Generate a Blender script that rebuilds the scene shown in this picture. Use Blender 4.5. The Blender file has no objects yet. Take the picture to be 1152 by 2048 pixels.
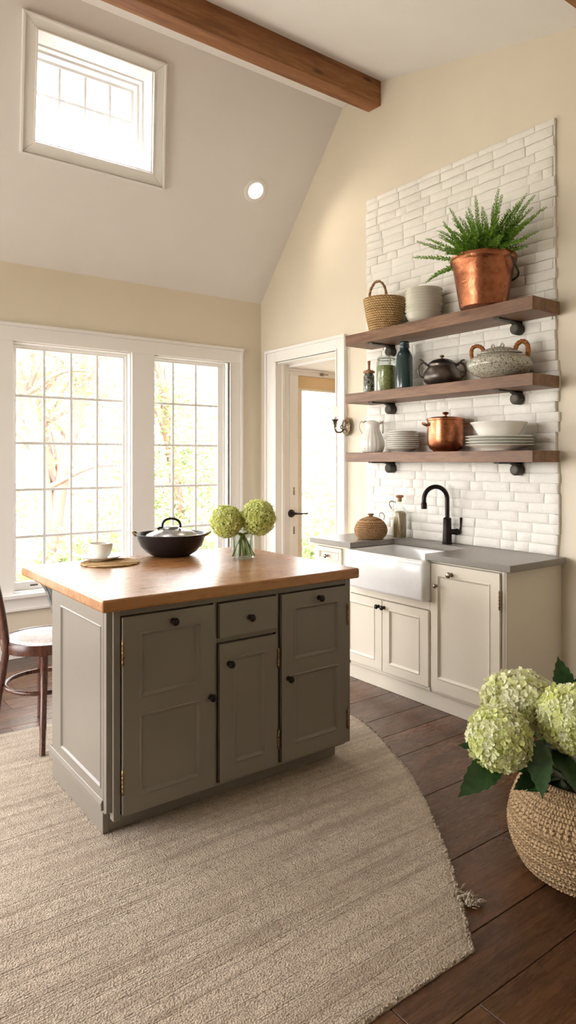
import bpy, bmesh, math, random
from mathutils import Vector, Matrix, noise
random.seed(7)
PI = math.pi
sc = bpy.context.scene
COL = sc.collection

# ------------------------------------------------------------------ mesh builder
class MB:
    def __init__(s):
        s.v = []; s.f = []; s.m = []; s.cur = 0
    def add(s, vs, fs):
        b = len(s.v); s.v += [tuple(p) for p in vs]
        s.f += [tuple(b + i for i in f) for f in fs]; s.m += [s.cur] * len(fs)
        return s
    def box(s, x0, x1, y0, y1, z0, z1):
        if x0 > x1: x0, x1 = x1, x0
        if y0 > y1: y0, y1 = y1, y0
        if z0 > z1: z0, z1 = z1, z0
        return s.add([(x0,y0,z0),(x1,y0,z0),(x1,y1,z0),(x0,y1,z0),(x0,y0,z1),(x1,y0,z1),(x1,y1,z1),(x0,y1,z1)],
                     [(0,3,2,1),(4,5,6,7),(0,1,5,4),(1,2,6,5),(2,3,7,6),(3,0,4,7)])
    def hexa(s, p):      # 8 points: bottom 4, top 4
        return s.add(p, [(0,3,2,1),(4,5,6,7),(0,1,5,4),(1,2,6,5),(2,3,7,6),(3,0,4,7)])
    def prism(s, poly, off):   # poly list of 3D points, extruded by vector off
        n = len(poly); o = Vector(off)
        vs = [Vector(p) for p in poly] + [Vector(p) + o for p in poly]
        fs = [tuple(range(n))[::-1], tuple(range(n, 2*n))] + [(i, (i+1) % n, n + (i+1) % n, n + i) for i in range(n)]
        return s.add(vs, fs)
    def lathe(s, prof, c=(0,0,0), n=48, ax='z', mod=None, arc=None):
        # prof: (r, h) list. mod(a, r, h, k) -> r
        vs = []; fs = []; m = len(prof)
        for k, (r, h) in enumerate(prof):
            for i in range(n):
                a = 2*PI*i/n
                rr = mod(a, r, h, k) if mod else r
                p = (rr*math.cos(a), rr*math.sin(a), h)
                if ax == 'x': p = (p[2], p[0], p[1])
                elif ax == 'y': p = (p[1], p[2], p[0])
                vs.append((p[0]+c[0], p[1]+c[1], p[2]+c[2]))
        for k in range(m-1):
            for i in range(n):
                j = (i+1) % n
                fs.append((k*n+i, k*n+j, (k+1)*n+j, (k+1)*n+i))
        if prof[0][0] > 1e-5: fs.append(tuple(range(n))[::-1])
        if prof[-1][0] > 1e-5: fs.append(tuple((m-1)*n + i for i in range(n)))
        return s.add(vs, fs)
    def tube(s, pts, rad, n=10, closed=False, flat=1.0):
        pts = [Vector(p) for p in pts]; m = len(pts)
        rads = rad if isinstance(rad, (list, tuple)) else [rad]*m
        vs = []; fs = []
        up = None
        for k in range(m):
            if closed: t = (pts[(k+1) % m] - pts[k-1])
            else: t = pts[min(k+1, m-1)] - pts[max(k-1, 0)]
            t.normalize()
            if up is None:
                up = Vector((0,0,1)) if abs(t.z) < .9 else Vector((1,0,0))
            a = up - t*up.dot(t)
            if a.length < 1e-6: a = t.orthogonal()
            a.normalize(); b = t.cross(a); up = a
            for i in range(n):
                q = 2*PI*i/n
                vs.append(pts[k] + (a*math.cos(q)*flat + b*math.sin(q))*rads[k])
        for k in range(m if closed else m-1):
            k2 = (k+1) % m
            for i in range(n):
                j = (i+1) % n
                fs.append((k*n+i, k*n+j, k2*n+j, k2*n+i))
        if not closed: fs += [tuple(range(n))[::-1], tuple((m-1)*n+i for i in range(n))]
        return s.add(vs, fs)
    def xf(s, mat):
        s.v = [tuple(mat @ Vector(p)) for p in s.v]; return s

def curve(pts, sub=6, closed=False):     # catmull-rom
    P = [Vector(p) for p in pts]; n = len(P); out = []
    rng = n if closed else n-1
    for i in range(rng):
        p1 = P[i]; p2 = P[(i+1) % n]
        p0 = P[i-1] if (i > 0 or closed) else p1*2-p2
        p3 = P[(i+2) % n] if (i+2 < n or closed) else p2*2-p1
        for k in range(sub):
            t = k/sub
            out.append(.5*((2*p1)+(p2-p0)*t+(2*p0-5*p1+4*p2-p3)*t*t+(-p0+3*p1-3*p2+p3)*t**3))
    if not closed: out.append(P[-1])
    return out
def prof_curve(pts, sub=5):
    return [(max(0, p.x), p.y) for p in curve([(a, b, 0) for a, b in pts], sub)]

ORIG = {}
def obj(name, mb, mat, parent=None, bevel=0, smooth=None, recalc=False, seg=2):
    me = bpy.data.meshes.new(name)
    off = ORIG.get(parent.name, Vector((0,0,0))) if parent else Vector((0,0,0))
    me.from_pydata([tuple(Vector(p)-off) for p in mb.v], [], mb.f)
    mats = mat if isinstance(mat, (list, tuple)) else [mat]
    for m_ in mats: me.materials.append(m_)
    if len(mats) > 1:
        me.polygons.foreach_set('material_index', mb.m)
    if recalc:
        b = bmesh.new(); b.from_mesh(me); bmesh.ops.recalc_face_normals(b, faces=b.faces[:]); b.to_mesh(me); b.free()
    if smooth is not None:
        me.polygons.foreach_set('use_smooth', [True]*len(me.polygons))
        me.set_sharp_from_angle(angle=math.radians(smooth))
    me.update()
    o = bpy.data.objects.new(name, me); COL.objects.link(o)
    if parent: o.parent = parent
    ORIG[o.name] = off
    if bevel:
        md = o.modifiers.new('bevel', 'BEVEL'); md.width = bevel; md.segments = seg; md.limit_method = 'ANGLE'; md.angle_limit = math.radians(40)
        if smooth is None:
            me.polygons.foreach_set('use_smooth', [True]*len(me.polygons)); md.harden_normals = True
    return o
def tag(o, label=None, cat=None, group=None, kind=None):
    if label: o['label'] = label
    if cat: o['category'] = cat
    if group: o['group'] = group
    if kind: o['kind'] = kind
    return o
def thing(name, label, cat, loc, group=None):
    o = bpy.data.objects.new(name, None); COL.objects.link(o); o.location = loc
    o.empty_display_size = .05
    ORIG[o.name] = Vector(loc)
    return tag(o, label, cat, group)
def struct(name, mb, mat, parent=None, **k):
    o = obj(name, mb, mat, parent, **k)
    if not parent: o['kind'] = 'structure'
    return o
def sthing(name, loc):
    o = bpy.data.objects.new(name, None); COL.objects.link(o); o.location = loc
    ORIG[o.name] = Vector(loc); o['kind'] = 'structure'; return o
def copy_thing(root, loc, label=None, rotz=0):
    r = root.copy(); COL.objects.link(r); r.location = loc; r.rotation_euler.z = rotz
    if label: r['label'] = label
    for ch in list(root.children):
        c = ch.copy(); COL.objects.link(c); c.parent = r
        for g in list(ch.children):
            d = g.copy(); COL.objects.link(d); d.parent = c
    return r

# ------------------------------------------------------------------ materials
class NT:
    def __init__(s, name):
        s.m = bpy.data.materials.new(name); s.m.use_nodes = True
        s.t = s.m.node_tree; s.n = s.t.nodes; s.l = s.t.links
        s.b = s.n['Principled BSDF']; s.out = s.n['Material Output']
    def node(s, typ, **k):
        x = s.n.new(typ)
        for a, b in k.items():
            if a in x.inputs: x.inputs[a].default_value = b
            else: setattr(x, a, b)
        return x
    def coord(s, scale=(1,1,1), kind='Object', rot=(0,0,0)):
        c = s.node('ShaderNodeTexCoord'); mp = s.node('ShaderNodeMapping')
        mp.inputs['Scale'].default_value = scale; mp.inputs['Rotation'].default_value = rot
        s.l.new(c.outputs[kind], mp.inputs[0]); return mp.outputs[0]
    def noise(s, vec, scale=5, detail=4, rough=.5, dist=0):
        x = s.node('ShaderNodeTexNoise'); x.inputs['Scale'].default_value = scale
        x.inputs['Detail'].default_value = detail; x.inputs['Roughness'].default_value = rough; x.inputs['Distortion'].default_value = dist
        s.l.new(vec, x.inputs['Vector']); return x.outputs['Fac']
    def ramp(s, fac, stops):
        r = s.node('ShaderNodeValToRGB'); e = r.color_ramp.elements
        while len(e) < len(stops): e.new(.5)
        for i, (p, c) in enumerate(stops):
            e[i].position = p; e[i].color = (*c, 1) if len(c) == 3 else c
        s.l.new(fac, r.inputs[0]); return r.outputs[0]
    def mix(s, fac, a, b, mode='MIX'):
        x = s.node('ShaderNodeMix', data_type='RGBA', blend_type=mode)
        for i, v in ((0, fac), (6, a), (7, b)):
            if hasattr(v, 'links') or isinstance(v, bpy.types.NodeSocket): s.l.new(v, x.inputs[i])
            elif i == 0: x.inputs[0].default_value = v
            else: x.inputs[i].default_value = (*v, 1)
        return x.outputs[2]
    def math(s, op, a, b=None):
        x = s.node('ShaderNodeMath', operation=op)
        for i, v in ((0, a), (1, b)):
            if v is None: continue
            if isinstance(v, bpy.types.NodeSocket): s.l.new(v, x.inputs[i])
            else: x.inputs[i].default_value = v
        return x.outputs[0]
    def bump(s, h, strength=.3, dist=.01):
        b = s.node('ShaderNodeBump'); b.inputs['Strength'].default_value = strength; b.inputs['Distance'].default_value = dist
        s.l.new(h, b.inputs['Height']); s.l.new(b.outputs[0], s.b.inputs['Normal'])
    def col(s, c):
        if isinstance(c, bpy.types.NodeSocket): s.l.new(c, s.b.inputs['Base Color'])
        else: s.b.inputs['Base Color'].default_value = (*c, 1)
    def set(s, **k):
        for a, v in k.items():
            i = s.b.inputs[a.replace('_', ' ')]
            if isinstance(v, bpy.types.NodeSocket): s.l.new(v, i)
            else: i.default_value = v
        return s

def paint(name, c, rough=.55, var=.04, bump=.05, bscale=60, spec=.4):
    t = NT(name); v = t.coord()
    n = t.noise(v, 3, 3)
    d = tuple(x*(1-var) for x in c); e = tuple(min(1, x*(1+var)) for x in c)
    t.col(t.ramp(n, [(.3, d), (.7, e)]))
    t.set(Roughness=rough, Specular_IOR_Level=spec)
    t.bump(t.noise(v, bscale, 3), bump, .004)
    return t.m
def wood(name, cols, axis='x', scale=1.0, rough=.45, bump=.25, knots=True, ring=14, spec=.5, island=False, stretch=10, coat=0, knotcol=None):
    t = NT(name)
    s = {'x': (1, stretch, stretch), 'y': (stretch, 1, stretch), 'z': (stretch, stretch, 1)}[axis]
    v = t.coord(tuple(a*scale for a in s))
    if island:
        g = t.node('ShaderNodeNewGeometry'); a = t.node('ShaderNodeVectorMath', operation='MULTIPLY_ADD')
        cb = t.node('ShaderNodeCombineXYZ')
        for i in range(3): t.l.new(g.outputs['Random Per Island'], cb.inputs[i])
        t.l.new(cb.outputs[0], a.inputs[0]); a.inputs[1].default_value = (37, 23, 11); t.l.new(v, a.inputs[2]); v = a.outputs[0]
    n1 = t.noise(v, 1.6, 6, .6, .6)
    n2 = t.noise(v, 9, 5, .65, .2)
    f = t.math('ADD', t.math('MULTIPLY', n1, .65), t.math('MULTIPLY', n2, .35))
    c = t.ramp(f, [(.3, cols[0]), (.5, cols[1]), (.68, cols[2])])
    if island:
        mr = t.node('ShaderNodeMapRange'); mr.inputs[3].default_value = .72; mr.inputs[4].default_value = 1.3
        t.l.new(g.outputs['Random Per Island'], mr.inputs[0])
        hs = t.node('ShaderNodeHueSaturation'); t.l.new(mr.outputs[0], hs.inputs['Value']); t.l.new(c, hs.inputs['Color']); c = hs.outputs[0]
    if knots:
        kc = t.coord({'x': (2.2, 7, 7), 'y': (7, 2.2, 7), 'z': (7, 7, 2.2)}[axis])
        vo = t.node('ShaderNodeTexVoronoi'); vo.inputs['Scale'].default_value = 1.15; t.l.new(kc, vo.inputs['Vector'])
        k = t.ramp(vo.outputs['Distance'], [(.05, (1,1,1)), (.17, (0,0,0))])
        c = t.mix(t.math('MULTIPLY', k, .8), c, knotcol or tuple(x*.35 for x in cols[0]))
    t.col(c); t.set(Roughness=t.ramp(n2, [(.3, (rough*.8,)*3), (.7, (min(1, rough*1.2),)*3)]), Specular_IOR_Level=spec)
    if coat: t.set(Coat_Weight=coat, Coat_Roughness=.15)
    t.bump(f, bump, .004)
    return t.m
def metal(name, c, rough=.35, var=.3, scale=12, c2=None, met=1.0, bump=.1):
    t = NT(name); v = t.coord(); n = t.noise(v, scale, 5, .6)
    t.col(t.ramp(n, [(.3, c2 or tuple(x*(1-var) for x in c)), (.65, c)]))
    t.set(Metallic=met, Roughness=t.ramp(n, [(.3, (min(1, rough*1.35),)*3), (.7, (rough*.75,)*3)]))
    t.bump(t.noise(v, scale*2.2, 3), bump, .003)
    return t.m
def simple(name, c, rough=.5, **k):
    t = NT(name); v = t.coord(); n = t.noise(v, 30, 2)
    t.col(t.ramp(n, [(.3, tuple(x*.985 for x in c)), (.7, tuple(min(1, x*1.01) for x in c))])); t.set(Roughness=rough, **k); return t.m
def glass_pane(name, tint=(1,1,1), gl=.06):
    t = NT(name); tr = t.node('ShaderNodeBsdfTransparent'); tr.inputs[0].default_value = (*tint, 1)
    g = t.node('ShaderNodeBsdfGlossy'); g.inputs['Roughness'].default_value = .02
    mx = t.node('ShaderNodeMixShader'); lw = t.node('ShaderNodeLayerWeight'); lw.inputs[0].default_value = .25
    f = t.math('ADD', t.math('MULTIPLY', lw.outputs['Fresnel'], .28), gl*.12)
    t.l.new(f, mx.inputs[0]); t.l.new(tr.outputs[0], mx.inputs[1]); t.l.new(g.outputs[0], mx.inputs[2])
    t.l.new(mx.outputs[0], t.out.inputs[0]); return t.m
def weave(name, c1, c2, su=60, rough=.8, zs=40, bump=.8):
    t = NT(name); v = t.coord()
    n = t.noise(v, su, 3, .7); w = t.node('ShaderNodeTexVoronoi'); w.inputs['Scale'].default_value = zs; t.l.new(v, w.inputs['Vector'])
    f = t.math('ADD', t.math('MULTIPLY', n, .6), t.math('MULTIPLY', w.outputs['Distance'], .5))
    t.col(t.ramp(f, [(.35, c2), (.6, c1)])); t.set(Roughness=rough, Specular_IOR_Level=.2); t.bump(f, bump, .004); return t.m

M = {}
M['wall'] = paint('beige wall paint', (.755,.68,.555), .7, .02, .04, 120, .2)
M['ceil'] = paint('white ceiling paint', (.82,.785,.76), .8, .015, .03, 120, .2)
M['trim'] = paint('white trim paint', (.86,.84,.81), .4, .015, .03, 40, .4)
M['tan'] = paint('tan wall paint', (.80,.60,.36), .7, .02, .04, 100, .2)
M['brick'] = paint('white painted brick', (.84,.815,.765), .55, .05, 1.0, 42, .35)
M['island'] = paint('grey green cabinet paint', (.212,.188,.157), .32, .04, .06, 40, .5)
M['cream'] = paint('cream cabinet paint', (.79,.725,.61), .42, .02, .04, 40, .4)
M['sink'] = simple('white fireclay glaze', (.88,.88,.88), .12, Coat_Weight=.5)
M['porc'] = simple('white glazed porcelain', (.84,.82,.76), .18, Coat_Weight=.4)
M['stoneware'] = simple('sage cream stoneware', (.66,.64,.54), .25, Coat_Weight=.3)
M['black'] = metal('oil rubbed bronze', (.035,.028,.024), .38, .4, 20, None, .85)
M['iron'] = metal('wrought iron', (.10,.09,.075), .6, .4, 18, None, .6)
M['brass'] = metal('aged brass', (.36,.25,.11), .4, .5, 60, (.10,.06,.03))
M['silver'] = metal('tarnished silver', (.42,.37,.30), .3, .4, 50, (.10,.08,.06))
M['copper'] = metal('hammered copper', (.45,.175,.09), .31, .3, 22, (.27,.095,.05), 1.0, .55)
M['copperdark'] = metal('aged copper', (.52,.20,.10), .26, .3, 10, (.24,.085,.045), 1.0, .2)
M['pewter'] = metal('dark patinated metal', (.20,.16,.13), .35, .3, 10, (.075,.075,.075), .9, .3)
M['wok'] = metal('seasoned cast iron', (.045,.04,.045), .35, .3, 14, None, .7)
M['steel'] = metal('pewter lid', (.45,.44,.42), .25, .2, 8, (.30,.29,.27))
M['beam'] = wood('rough reddish oak beam', [(.12,.042,.013),(.28,.112,.038),(.44,.20,.08)], 'x', 1, .65, .6, True)
M['shelf'] = wood('walnut shelf plank', [(.085,.038,.02),(.19,.095,.05),(.31,.17,.095)], 'y', 1.2, .5, .35, True)
M['butcher'] = wood('oiled butcher block', [(.25,.10,.032),(.37,.165,.055),(.47,.24,.095)], 'x', 1.1, .3, .15, True, spec=.5, stretch=7, knotcol=(.10,.04,.015))
M['floor'] = wood('dark stained floor plank', [(.038,.015,.006),(.086,.035,.014),(.155,.066,.027)], 'x', .8, .27, .25, False, island=True, spec=.5, stretch=9)
M['chair'] = wood('dark bentwood', [(.04,.012,.006),(.075,.024,.012),(.12,.04,.022)], 'z', 1.5, .28, .1, False)
M['cork'] = wood('warm wood lid', [(.25,.09,.03),(.40,.17,.06),(.5,.24,.1)], 'z', 3, .5, .2, False)
M['glass'] = glass_pane('window glass')
M['clear'] = glass_pane('clear jar glass', (.93,.96,.95), .25)
def weave_cyl(name, c1, c2, rowh, N, rough=.8, slant=.0):
    t = NT(name); v = t.coord(); sx = t.node('ShaderNodeSeparateXYZ'); t.l.new(v, sx.inputs[0])
    ang = t.math('ARCTAN2', sx.outputs[1], sx.outputs[0]); nz = t.noise(v, 35, 3, .6)
    rad = t.math('SQRT', t.math('ADD', t.math('POWER', sx.outputs[0], 2.0), t.math('POWER', sx.outputs[1], 2.0)))
    zz = t.math('DIVIDE', t.math('ADD', t.math('ADD', sx.outputs[2], t.math('MULTIPLY', rad, .35)), t.math('MULTIPLY', nz, rowh*.6)), rowh)
    row = t.math('FLOOR', zz); fz = t.math('SUBTRACT', zz, row)
    a = t.math('ADD', t.math('ADD', t.math('MULTIPLY', ang, N/2.0), t.math('MULTIPLY', row, 1.9)), t.math('ADD', t.math('MULTIPLY', fz, 1.6), t.math('MULTIPLY', nz, 2.5)))
    h = t.math('MULTIPLY', t.math('SINE', t.math('MULTIPLY', fz, PI)), t.math('ADD', t.math('MULTIPLY', t.math('ABSOLUTE', t.math('SINE', a)), .75), .25))
    n2 = t.noise(v, 14, 3)
    c = t.ramp(h, [(.08, c2), (.55, c1), (1, tuple(min(1, x*1.25) for x in c1))])
    c = t.mix(t.math('MULTIPLY', n2, .5), c, tuple(x*.8 for x in c1), 'MIX')
    t.col(c); t.set(Roughness=rough, Specular_IOR_Level=.2); t.bump(h, 1.0, .006); return t.m
M['seagrass'] = weave_cyl('seagrass weave', (.70,.47,.23), (.16,.075,.025), .0165, 46)
M['seagrass2'] = weave_cyl('pale seagrass braid', (.56,.39,.22), (.20,.115,.05), .0125, 130)
M['rattan'] = weave_cyl('rattan coil', (.52,.31,.15), (.14,.065,.03), .0125, 44)
M['wrap'] = weave('cane wrapped handle', (.42,.16,.05), (.10,.03,.01), 80, .6, 110)
M['green1'] = simple('fern green', (.12,.25,.025), .5, Subsurface_Weight=0.0)
M['green2'] = simple('dark leaf green', (.022,.065,.015), .38)
M['stem'] = simple('stem green', (.16,.27,.05), .5)
M['soil'] = paint('potting soil', (.03,.02,.012), .95, .3, .9, 60, .1)

def teal():
    t = NT('teal glass'); t.col((.022,.055,.06)); t.set(Roughness=.14, Transmission_Weight=.1, IOR=1.45, Coat_Weight=.6); return t.m
M['teal'] = teal()
def stone():
    t = NT('grey stone slab'); v = t.coord()
    n = t.noise(v, 260, 2, .6); n2 = t.noise(v, 4, 4)
    c = t.mix(n2, (.26,.235,.205), (.36,.33,.29))
    t.col(t.mix(t.ramp(n, [(.42, (0,0,0)), (.62, (1,1,1))]), t.mix(.5, c, (.10,.09,.075)), c)); t.set(Roughness=.33, Specular_IOR_Level=.5); t.bump(n, .12, .002); return t.m
M['stone'] = stone()
def speck():
    t = NT('speckled stoneware glaze'); v = t.coord(); n = t.noise(v, 110, 3, .7); n2 = t.noise(v, 40, 3, .6)
    c = t.ramp(n, [(.38, (.10,.09,.075)), (.47, (.42,.40,.33)), (.62, (.56,.54,.46))])
    c = t.mix(t.ramp(n2, [(.66, (0,0,0)), (.72, (1,1,1))]), c, (.33,.20,.10))
    t.col(c); t.set(Roughness=.22, Coat_Weight=.4); return t.m
M['speckle'] = speck()
def rugm():
    t = NT('cream wool loop pile'); v = t.coord()
    n = t.noise(v, 190, 2, .7); n2 = t.noise(v, 30, 4, .6)
    vo = t.node('ShaderNodeTexVoronoi'); vo.inputs['Scale'].default_value = 170; t.l.new(v, vo.inputs['Vector'])
    n = t.math('ADD', t.math('MULTIPLY', n, .5), t.math('MULTIPLY', t.math('SUBTRACT', 1.0, vo.outputs['Distance']), .42))
    st = t.noise(t.coord((.35, 7, 1)), 2.6, 5, .65, .1)
    f = t.math('ADD', t.math('MULTIPLY', n, .75), t.math('MULTIPLY', n2, .25))
    c = t.ramp(f, [(.34, (.35,.28,.205)), (.60, (.72,.60,.475))])
    c = t.mix(t.math('MULTIPLY', t.ramp(st, [(.48, (0,0,0)), (.60, (1,1,1))]), .55), c, (.33,.25,.18))
    t.col(c); t.set(Roughness=.95, Specular_IOR_Level=.1, Sheen_Weight=.15)
    l2 = t.ramp(t.noise(t.coord((.2, 7, 1)), 2.0, 3, .5, .1), [(.485, (1,1,1)), (.5, (0,0,0)), (.515, (1,1,1))])
    c = t.mix(t.math('MULTIPLY', t.math('SUBTRACT', 1.0, l2), .16), c, (.26,.19,.13)); t.col(c)
    h = t.math('ADD', t.math('ADD', f, t.math('MULTIPLY', l2, .22)), t.math('MULTIPLY', st, .5)); t.bump(h, 1.0, .014); return t.m
M['rug'] = rugm()
def herb():
    t = NT('dried green herbs'); v = t.coord(); n = t.noise(v, 90, 4, .7)
    t.col(t.ramp(n, [(.32, (.09,.10,.015)), (.5, (.27,.27,.07)), (.68, (.48,.46,.18))])); t.set(Roughness=.35, Coat_Weight=.5); t.bump(n, .5, .003); return t.m
M['herb'] = herb()
def grain():
    t = NT('dried stems and grains'); v = t.coord((8,8,1)); n = t.noise(v, 14, 4, .7)
    t.col(t.ramp(n, [(.3, (.10,.09,.03)), (.5, (.32,.22,.10)), (.7, (.55,.42,.24))])); t.set(Roughness=.4, Coat_Weight=.5); return t.m
M['grain'] = grain()
def spice():
    t = NT('etched spice jar'); v = t.coord(); n = t.noise(v, 55, 3, .6, 1.5)
    t.col(t.ramp(n, [(.47, (.035,.045,.04)), (.54, (.33,.33,.28))])); t.set(Roughness=.25, Metallic=.3); return t.m
M['spice'] = spice()
def seatm():
    t = NT('worn blue grey leather seat'); v = t.coord(); n = t.noise(v, 9, 4, .6, .8)
    t.col(t.ramp(n, [(.35, (.11,.035,.02)), (.5, (.16,.11,.10)), (.65, (.22,.2,.22))])); t.set(Roughness=.22, Coat_Weight=.4); t.bump(n, .2, .01); return t.m
M['seat'] = seatm()
def flower(name, cols):
    t = NT(name); g = t.node('ShaderNodeNewGeometry')
    t.col(t.ramp(g.outputs['Random Per Island'], [(0, cols[0]), (.5, cols[1]), (1, cols[2])]))
    t.set(Roughness=.6, Specular_IOR_Level=.2)
    tl = t.node('ShaderNodeBsdfTranslucent'); tl.inputs[0].default_value = (*cols[1], 1)
    mx = t.node('ShaderNodeMixShader'); mx.inputs[0].default_value = .3
    t.l.new(t.b.outputs[0], mx.inputs[1]); t.l.new(tl.outputs[0], mx.inputs[2]); t.l.new(mx.outputs[0], t.out.inputs[0])
    return t.m
M['lime'] = flower('lime hydrangea petals', [(.60,.62,.15),(.78,.82,.32),(.88,.90,.52)])
M['whitepetal'] = flower('cream hydrangea petals', [(.68,.74,.26),(.90,.90,.62),(.95,.94,.82)])
M['limewhite'] = flower('lime cream hydrangea petals', [(.66,.72,.20),(.90,.92,.55),(.96,.96,.84)])
M['leaf'] = flower('tree leaves', [(.15,.21,.07),(.24,.30,.12),(.40,.43,.23)])
M['frondleaf'] = flower('fern leaflets', [(.07,.17,.015),(.15,.30,.03),(.30,.46,.08)])
M['bark'] = paint('pinkish tree bark', (.26,.17,.14), .9, .2, .8, 20, .1)
M['grass'] = paint('lawn', (.46,.44,.36), .9, .25, .8, 30, .1)
M['glasslilac'] = M['clear']
def emis(name, c, s):
    t = NT(name); t.set(Emission_Color=(*c, 1), Emission_Strength=s); t.col(c); return t.m
M['bulb'] = emis('warm bulb', (1,.50,.24), 1.7)
M['bronze'] = metal('sconce bronze', (.20,.15,.10), .33, .5, 40, (.06,.045,.03))
M['lamp'] = emis('recessed lamp lens', (1,.88,.72), 6)
def water():
    t = NT('vase water'); tr = t.node('ShaderNodeBsdfTransparent'); tr.inputs[0].default_value = (.95,.98,.94,1)
    g = t.node('ShaderNodeBsdfGlossy'); g.inputs['Roughness'].default_value = .03; mx = t.node('ShaderNodeMixShader'); mx.inputs[0].default_value = .06
    t.l.new(tr.outputs[0], mx.inputs[1]); t.l.new(g.outputs[0], mx.inputs[2]); t.l.new(mx.outputs[0], t.out.inputs[0]); return t.m
M['water'] = water()

# ------------------------------------------------------------------ room shell
XR = 3.557; YW = 5.182; XL = -2.3; YB = -2.6
def zr(y):
    if y >= 4.04: return 2.89 + (YW-y)*(4.225-2.89)/(YW-4.04)
    if y >= 3.617: return 4.246 + (y-3.617)*(4.225-4.246)/(4.04-3.617)
    return 4.246 - .25*(3.617-y)

# floor planks
mb = MB(); y = YB; r = random.Random(3)
edges = [1.15,1.335,1.62,2.0,2.34,2.55]
ys = [YB]
while ys[-1] < .95: ys.append(ys[-1]+r.uniform(.2,.3))
ys[-1] = .93; ys += edges
while ys[-1] < YW-.1: ys.append(ys[-1]+r.uniform(.18,.32))
ys[-1] = YW
for a, b in zip(ys, ys[1:]):
    x = XL
    while x < XR+.001:
        L = r.uniform(1.3, 2.6); x2 = min(x+L, XR)
        if XR - x2 < .3: x2 = XR
        mb.box(x+.0012, x2-.0012, a+.0015, b-.0015, -.02, 0)
        x = x2
        if x >= XR: break
struct('floor', mb, M['floor'], bevel=.002)
mb = MB(); mb.box(XL-.2, XR+.13, YB-.2, YW+.16, -.12, -.021)
struct('floor_base', mb, M['soil'])

def holed(mb, a0, a1, z0, z1, holes, fn):
    As = sorted(set([a0, a1]+[h[0] for h in holes]+[h[1] for h in holes]))
    Zs = sorted(set([z0, z1]+[h[2] for h in holes]+[h[3] for h in holes]))
    for a, b in zip(As, As[1:]):
        for c, d in zip(Zs, Zs[1:]):
            if any(h[0] <= a and b <= h[1] and h[2] <= c and d <= h[3] for h in holes): continue
            fn(mb, a, b, c, d)
wins = [(1.359, 2.28), (2.478, 3.206), (.18, 1.10), (-1.0, -.08)]
WZ0, WZ1 = .47, 2.32
mb = MB()
holed(mb, XL-.15, XR+.13, -.12, 2.89, [(a, b, WZ0, WZ1) for a, b in wins], lambda m_, a, b, c, d: m_.box(a, b, YW, YW+.16, c, d))
struct('wall_back', mb, M['wall'])

# right gable wall with doorway
def gable(mb, ya, yb, z0, x0, x1):
    bs = [ya]+[q for q in (3.617, 4.04) if ya < q < yb]+[yb]
    poly = [(x0, ya, z0), (x0, yb, z0)]+[(x0, q, zr(q)+.0) for q in reversed(bs)]
    mb.prism(poly, (x1-x0, 0, 0))
mb = MB()
gable(mb, 4.937, YW, -.1, XR, XR+.13); gable(mb, 4.10, 4.937, 2.32, XR, XR+.13); gable(mb, YB, 4.10, -.1, XR, XR+.13)
struct('wall_right', mb, M['wall'], recalc=True)
# left wall, with one unseen opening added to let in side light
mb = MB()
lh = [(2.4, 4.8, .4, 2.5)]
holed(mb, YB, YW, -.1, 2.6, lh, lambda m_, a, b, c, d: m_.box(XL-.15, XL, a, b, c, d))
bs = [YB, 3.617, 4.04, YW]
mb.prism([(XL, YB, 2.6), (XL, YW, 2.6)]+[(XL, q, zr(q)) for q in reversed(bs)], (-.15, 0, 0))
struct('wall_left', mb, M['wall'], recalc=True)
mb = MB()
holed(mb, XL-.15, XR+.13, -.1, 2.75, [], lambda m_, a, b, c, d: m_.box(a, b, YB-.15, YB, c, d))
struct('wall_front', mb, M['wall'])

# ceilings
def slab(mb, ya, yb):
    za, zb = zr(ya), zr(yb)
    mb.hexa([(XL-.15, ya, za), (XR+.13, ya, za), (XR+.13, yb, zb), (XL-.15, yb, zb), (XL-.15, ya, za+.12), (XR+.13, ya, za+.12), (XR+.13, yb, zb+.12), (XL-.15, yb, zb+.12)])
mb = MB(); slab(mb, YB-.15, 3.617); slab(mb, 3.617, 4.04)
mb.box(XL-.15, XR+.13, 4.04, 4.24, 4.227, 4.345)
struct('ceiling', mb, M['ceil'])
# steep slope with dormer opening; quad opening corners (x, y)
TL, TR, BR, BL = (1.243, 4.19), (2.0, 4.19), (2.186, 4.606), (1.348, 4.606)
def sp(x, y, n=0): # point on the slope, n metres behind it (outdoors side)
    return (x, y, zr(y)+n)
mb = MB()
def squad(mb, q, th=.14):
    mb.hexa([sp(*p) for p in q]+[(p[0], p[1]+th, zr(p[1])) for p in q])
squad(mb, [(XL-.15, 4.04), (XR+.13, 4.04), (XR+.13, 4.19), (XL-.15, 4.19)])
squad(mb, [(XL-.15, 4.606), (XR+.13, 4.606), (XR+.13, YW), (XL-.15, YW)])
squad(mb, [(XL-.15, 4.19), TL, BL, (XL-.15, 4.606)])
squad(mb, [TR, (XR+.13, 4.19), (XR+.13, 4.606), BR])
struct('ceiling_slope', mb, M['ceil'], recalc=True)

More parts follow.
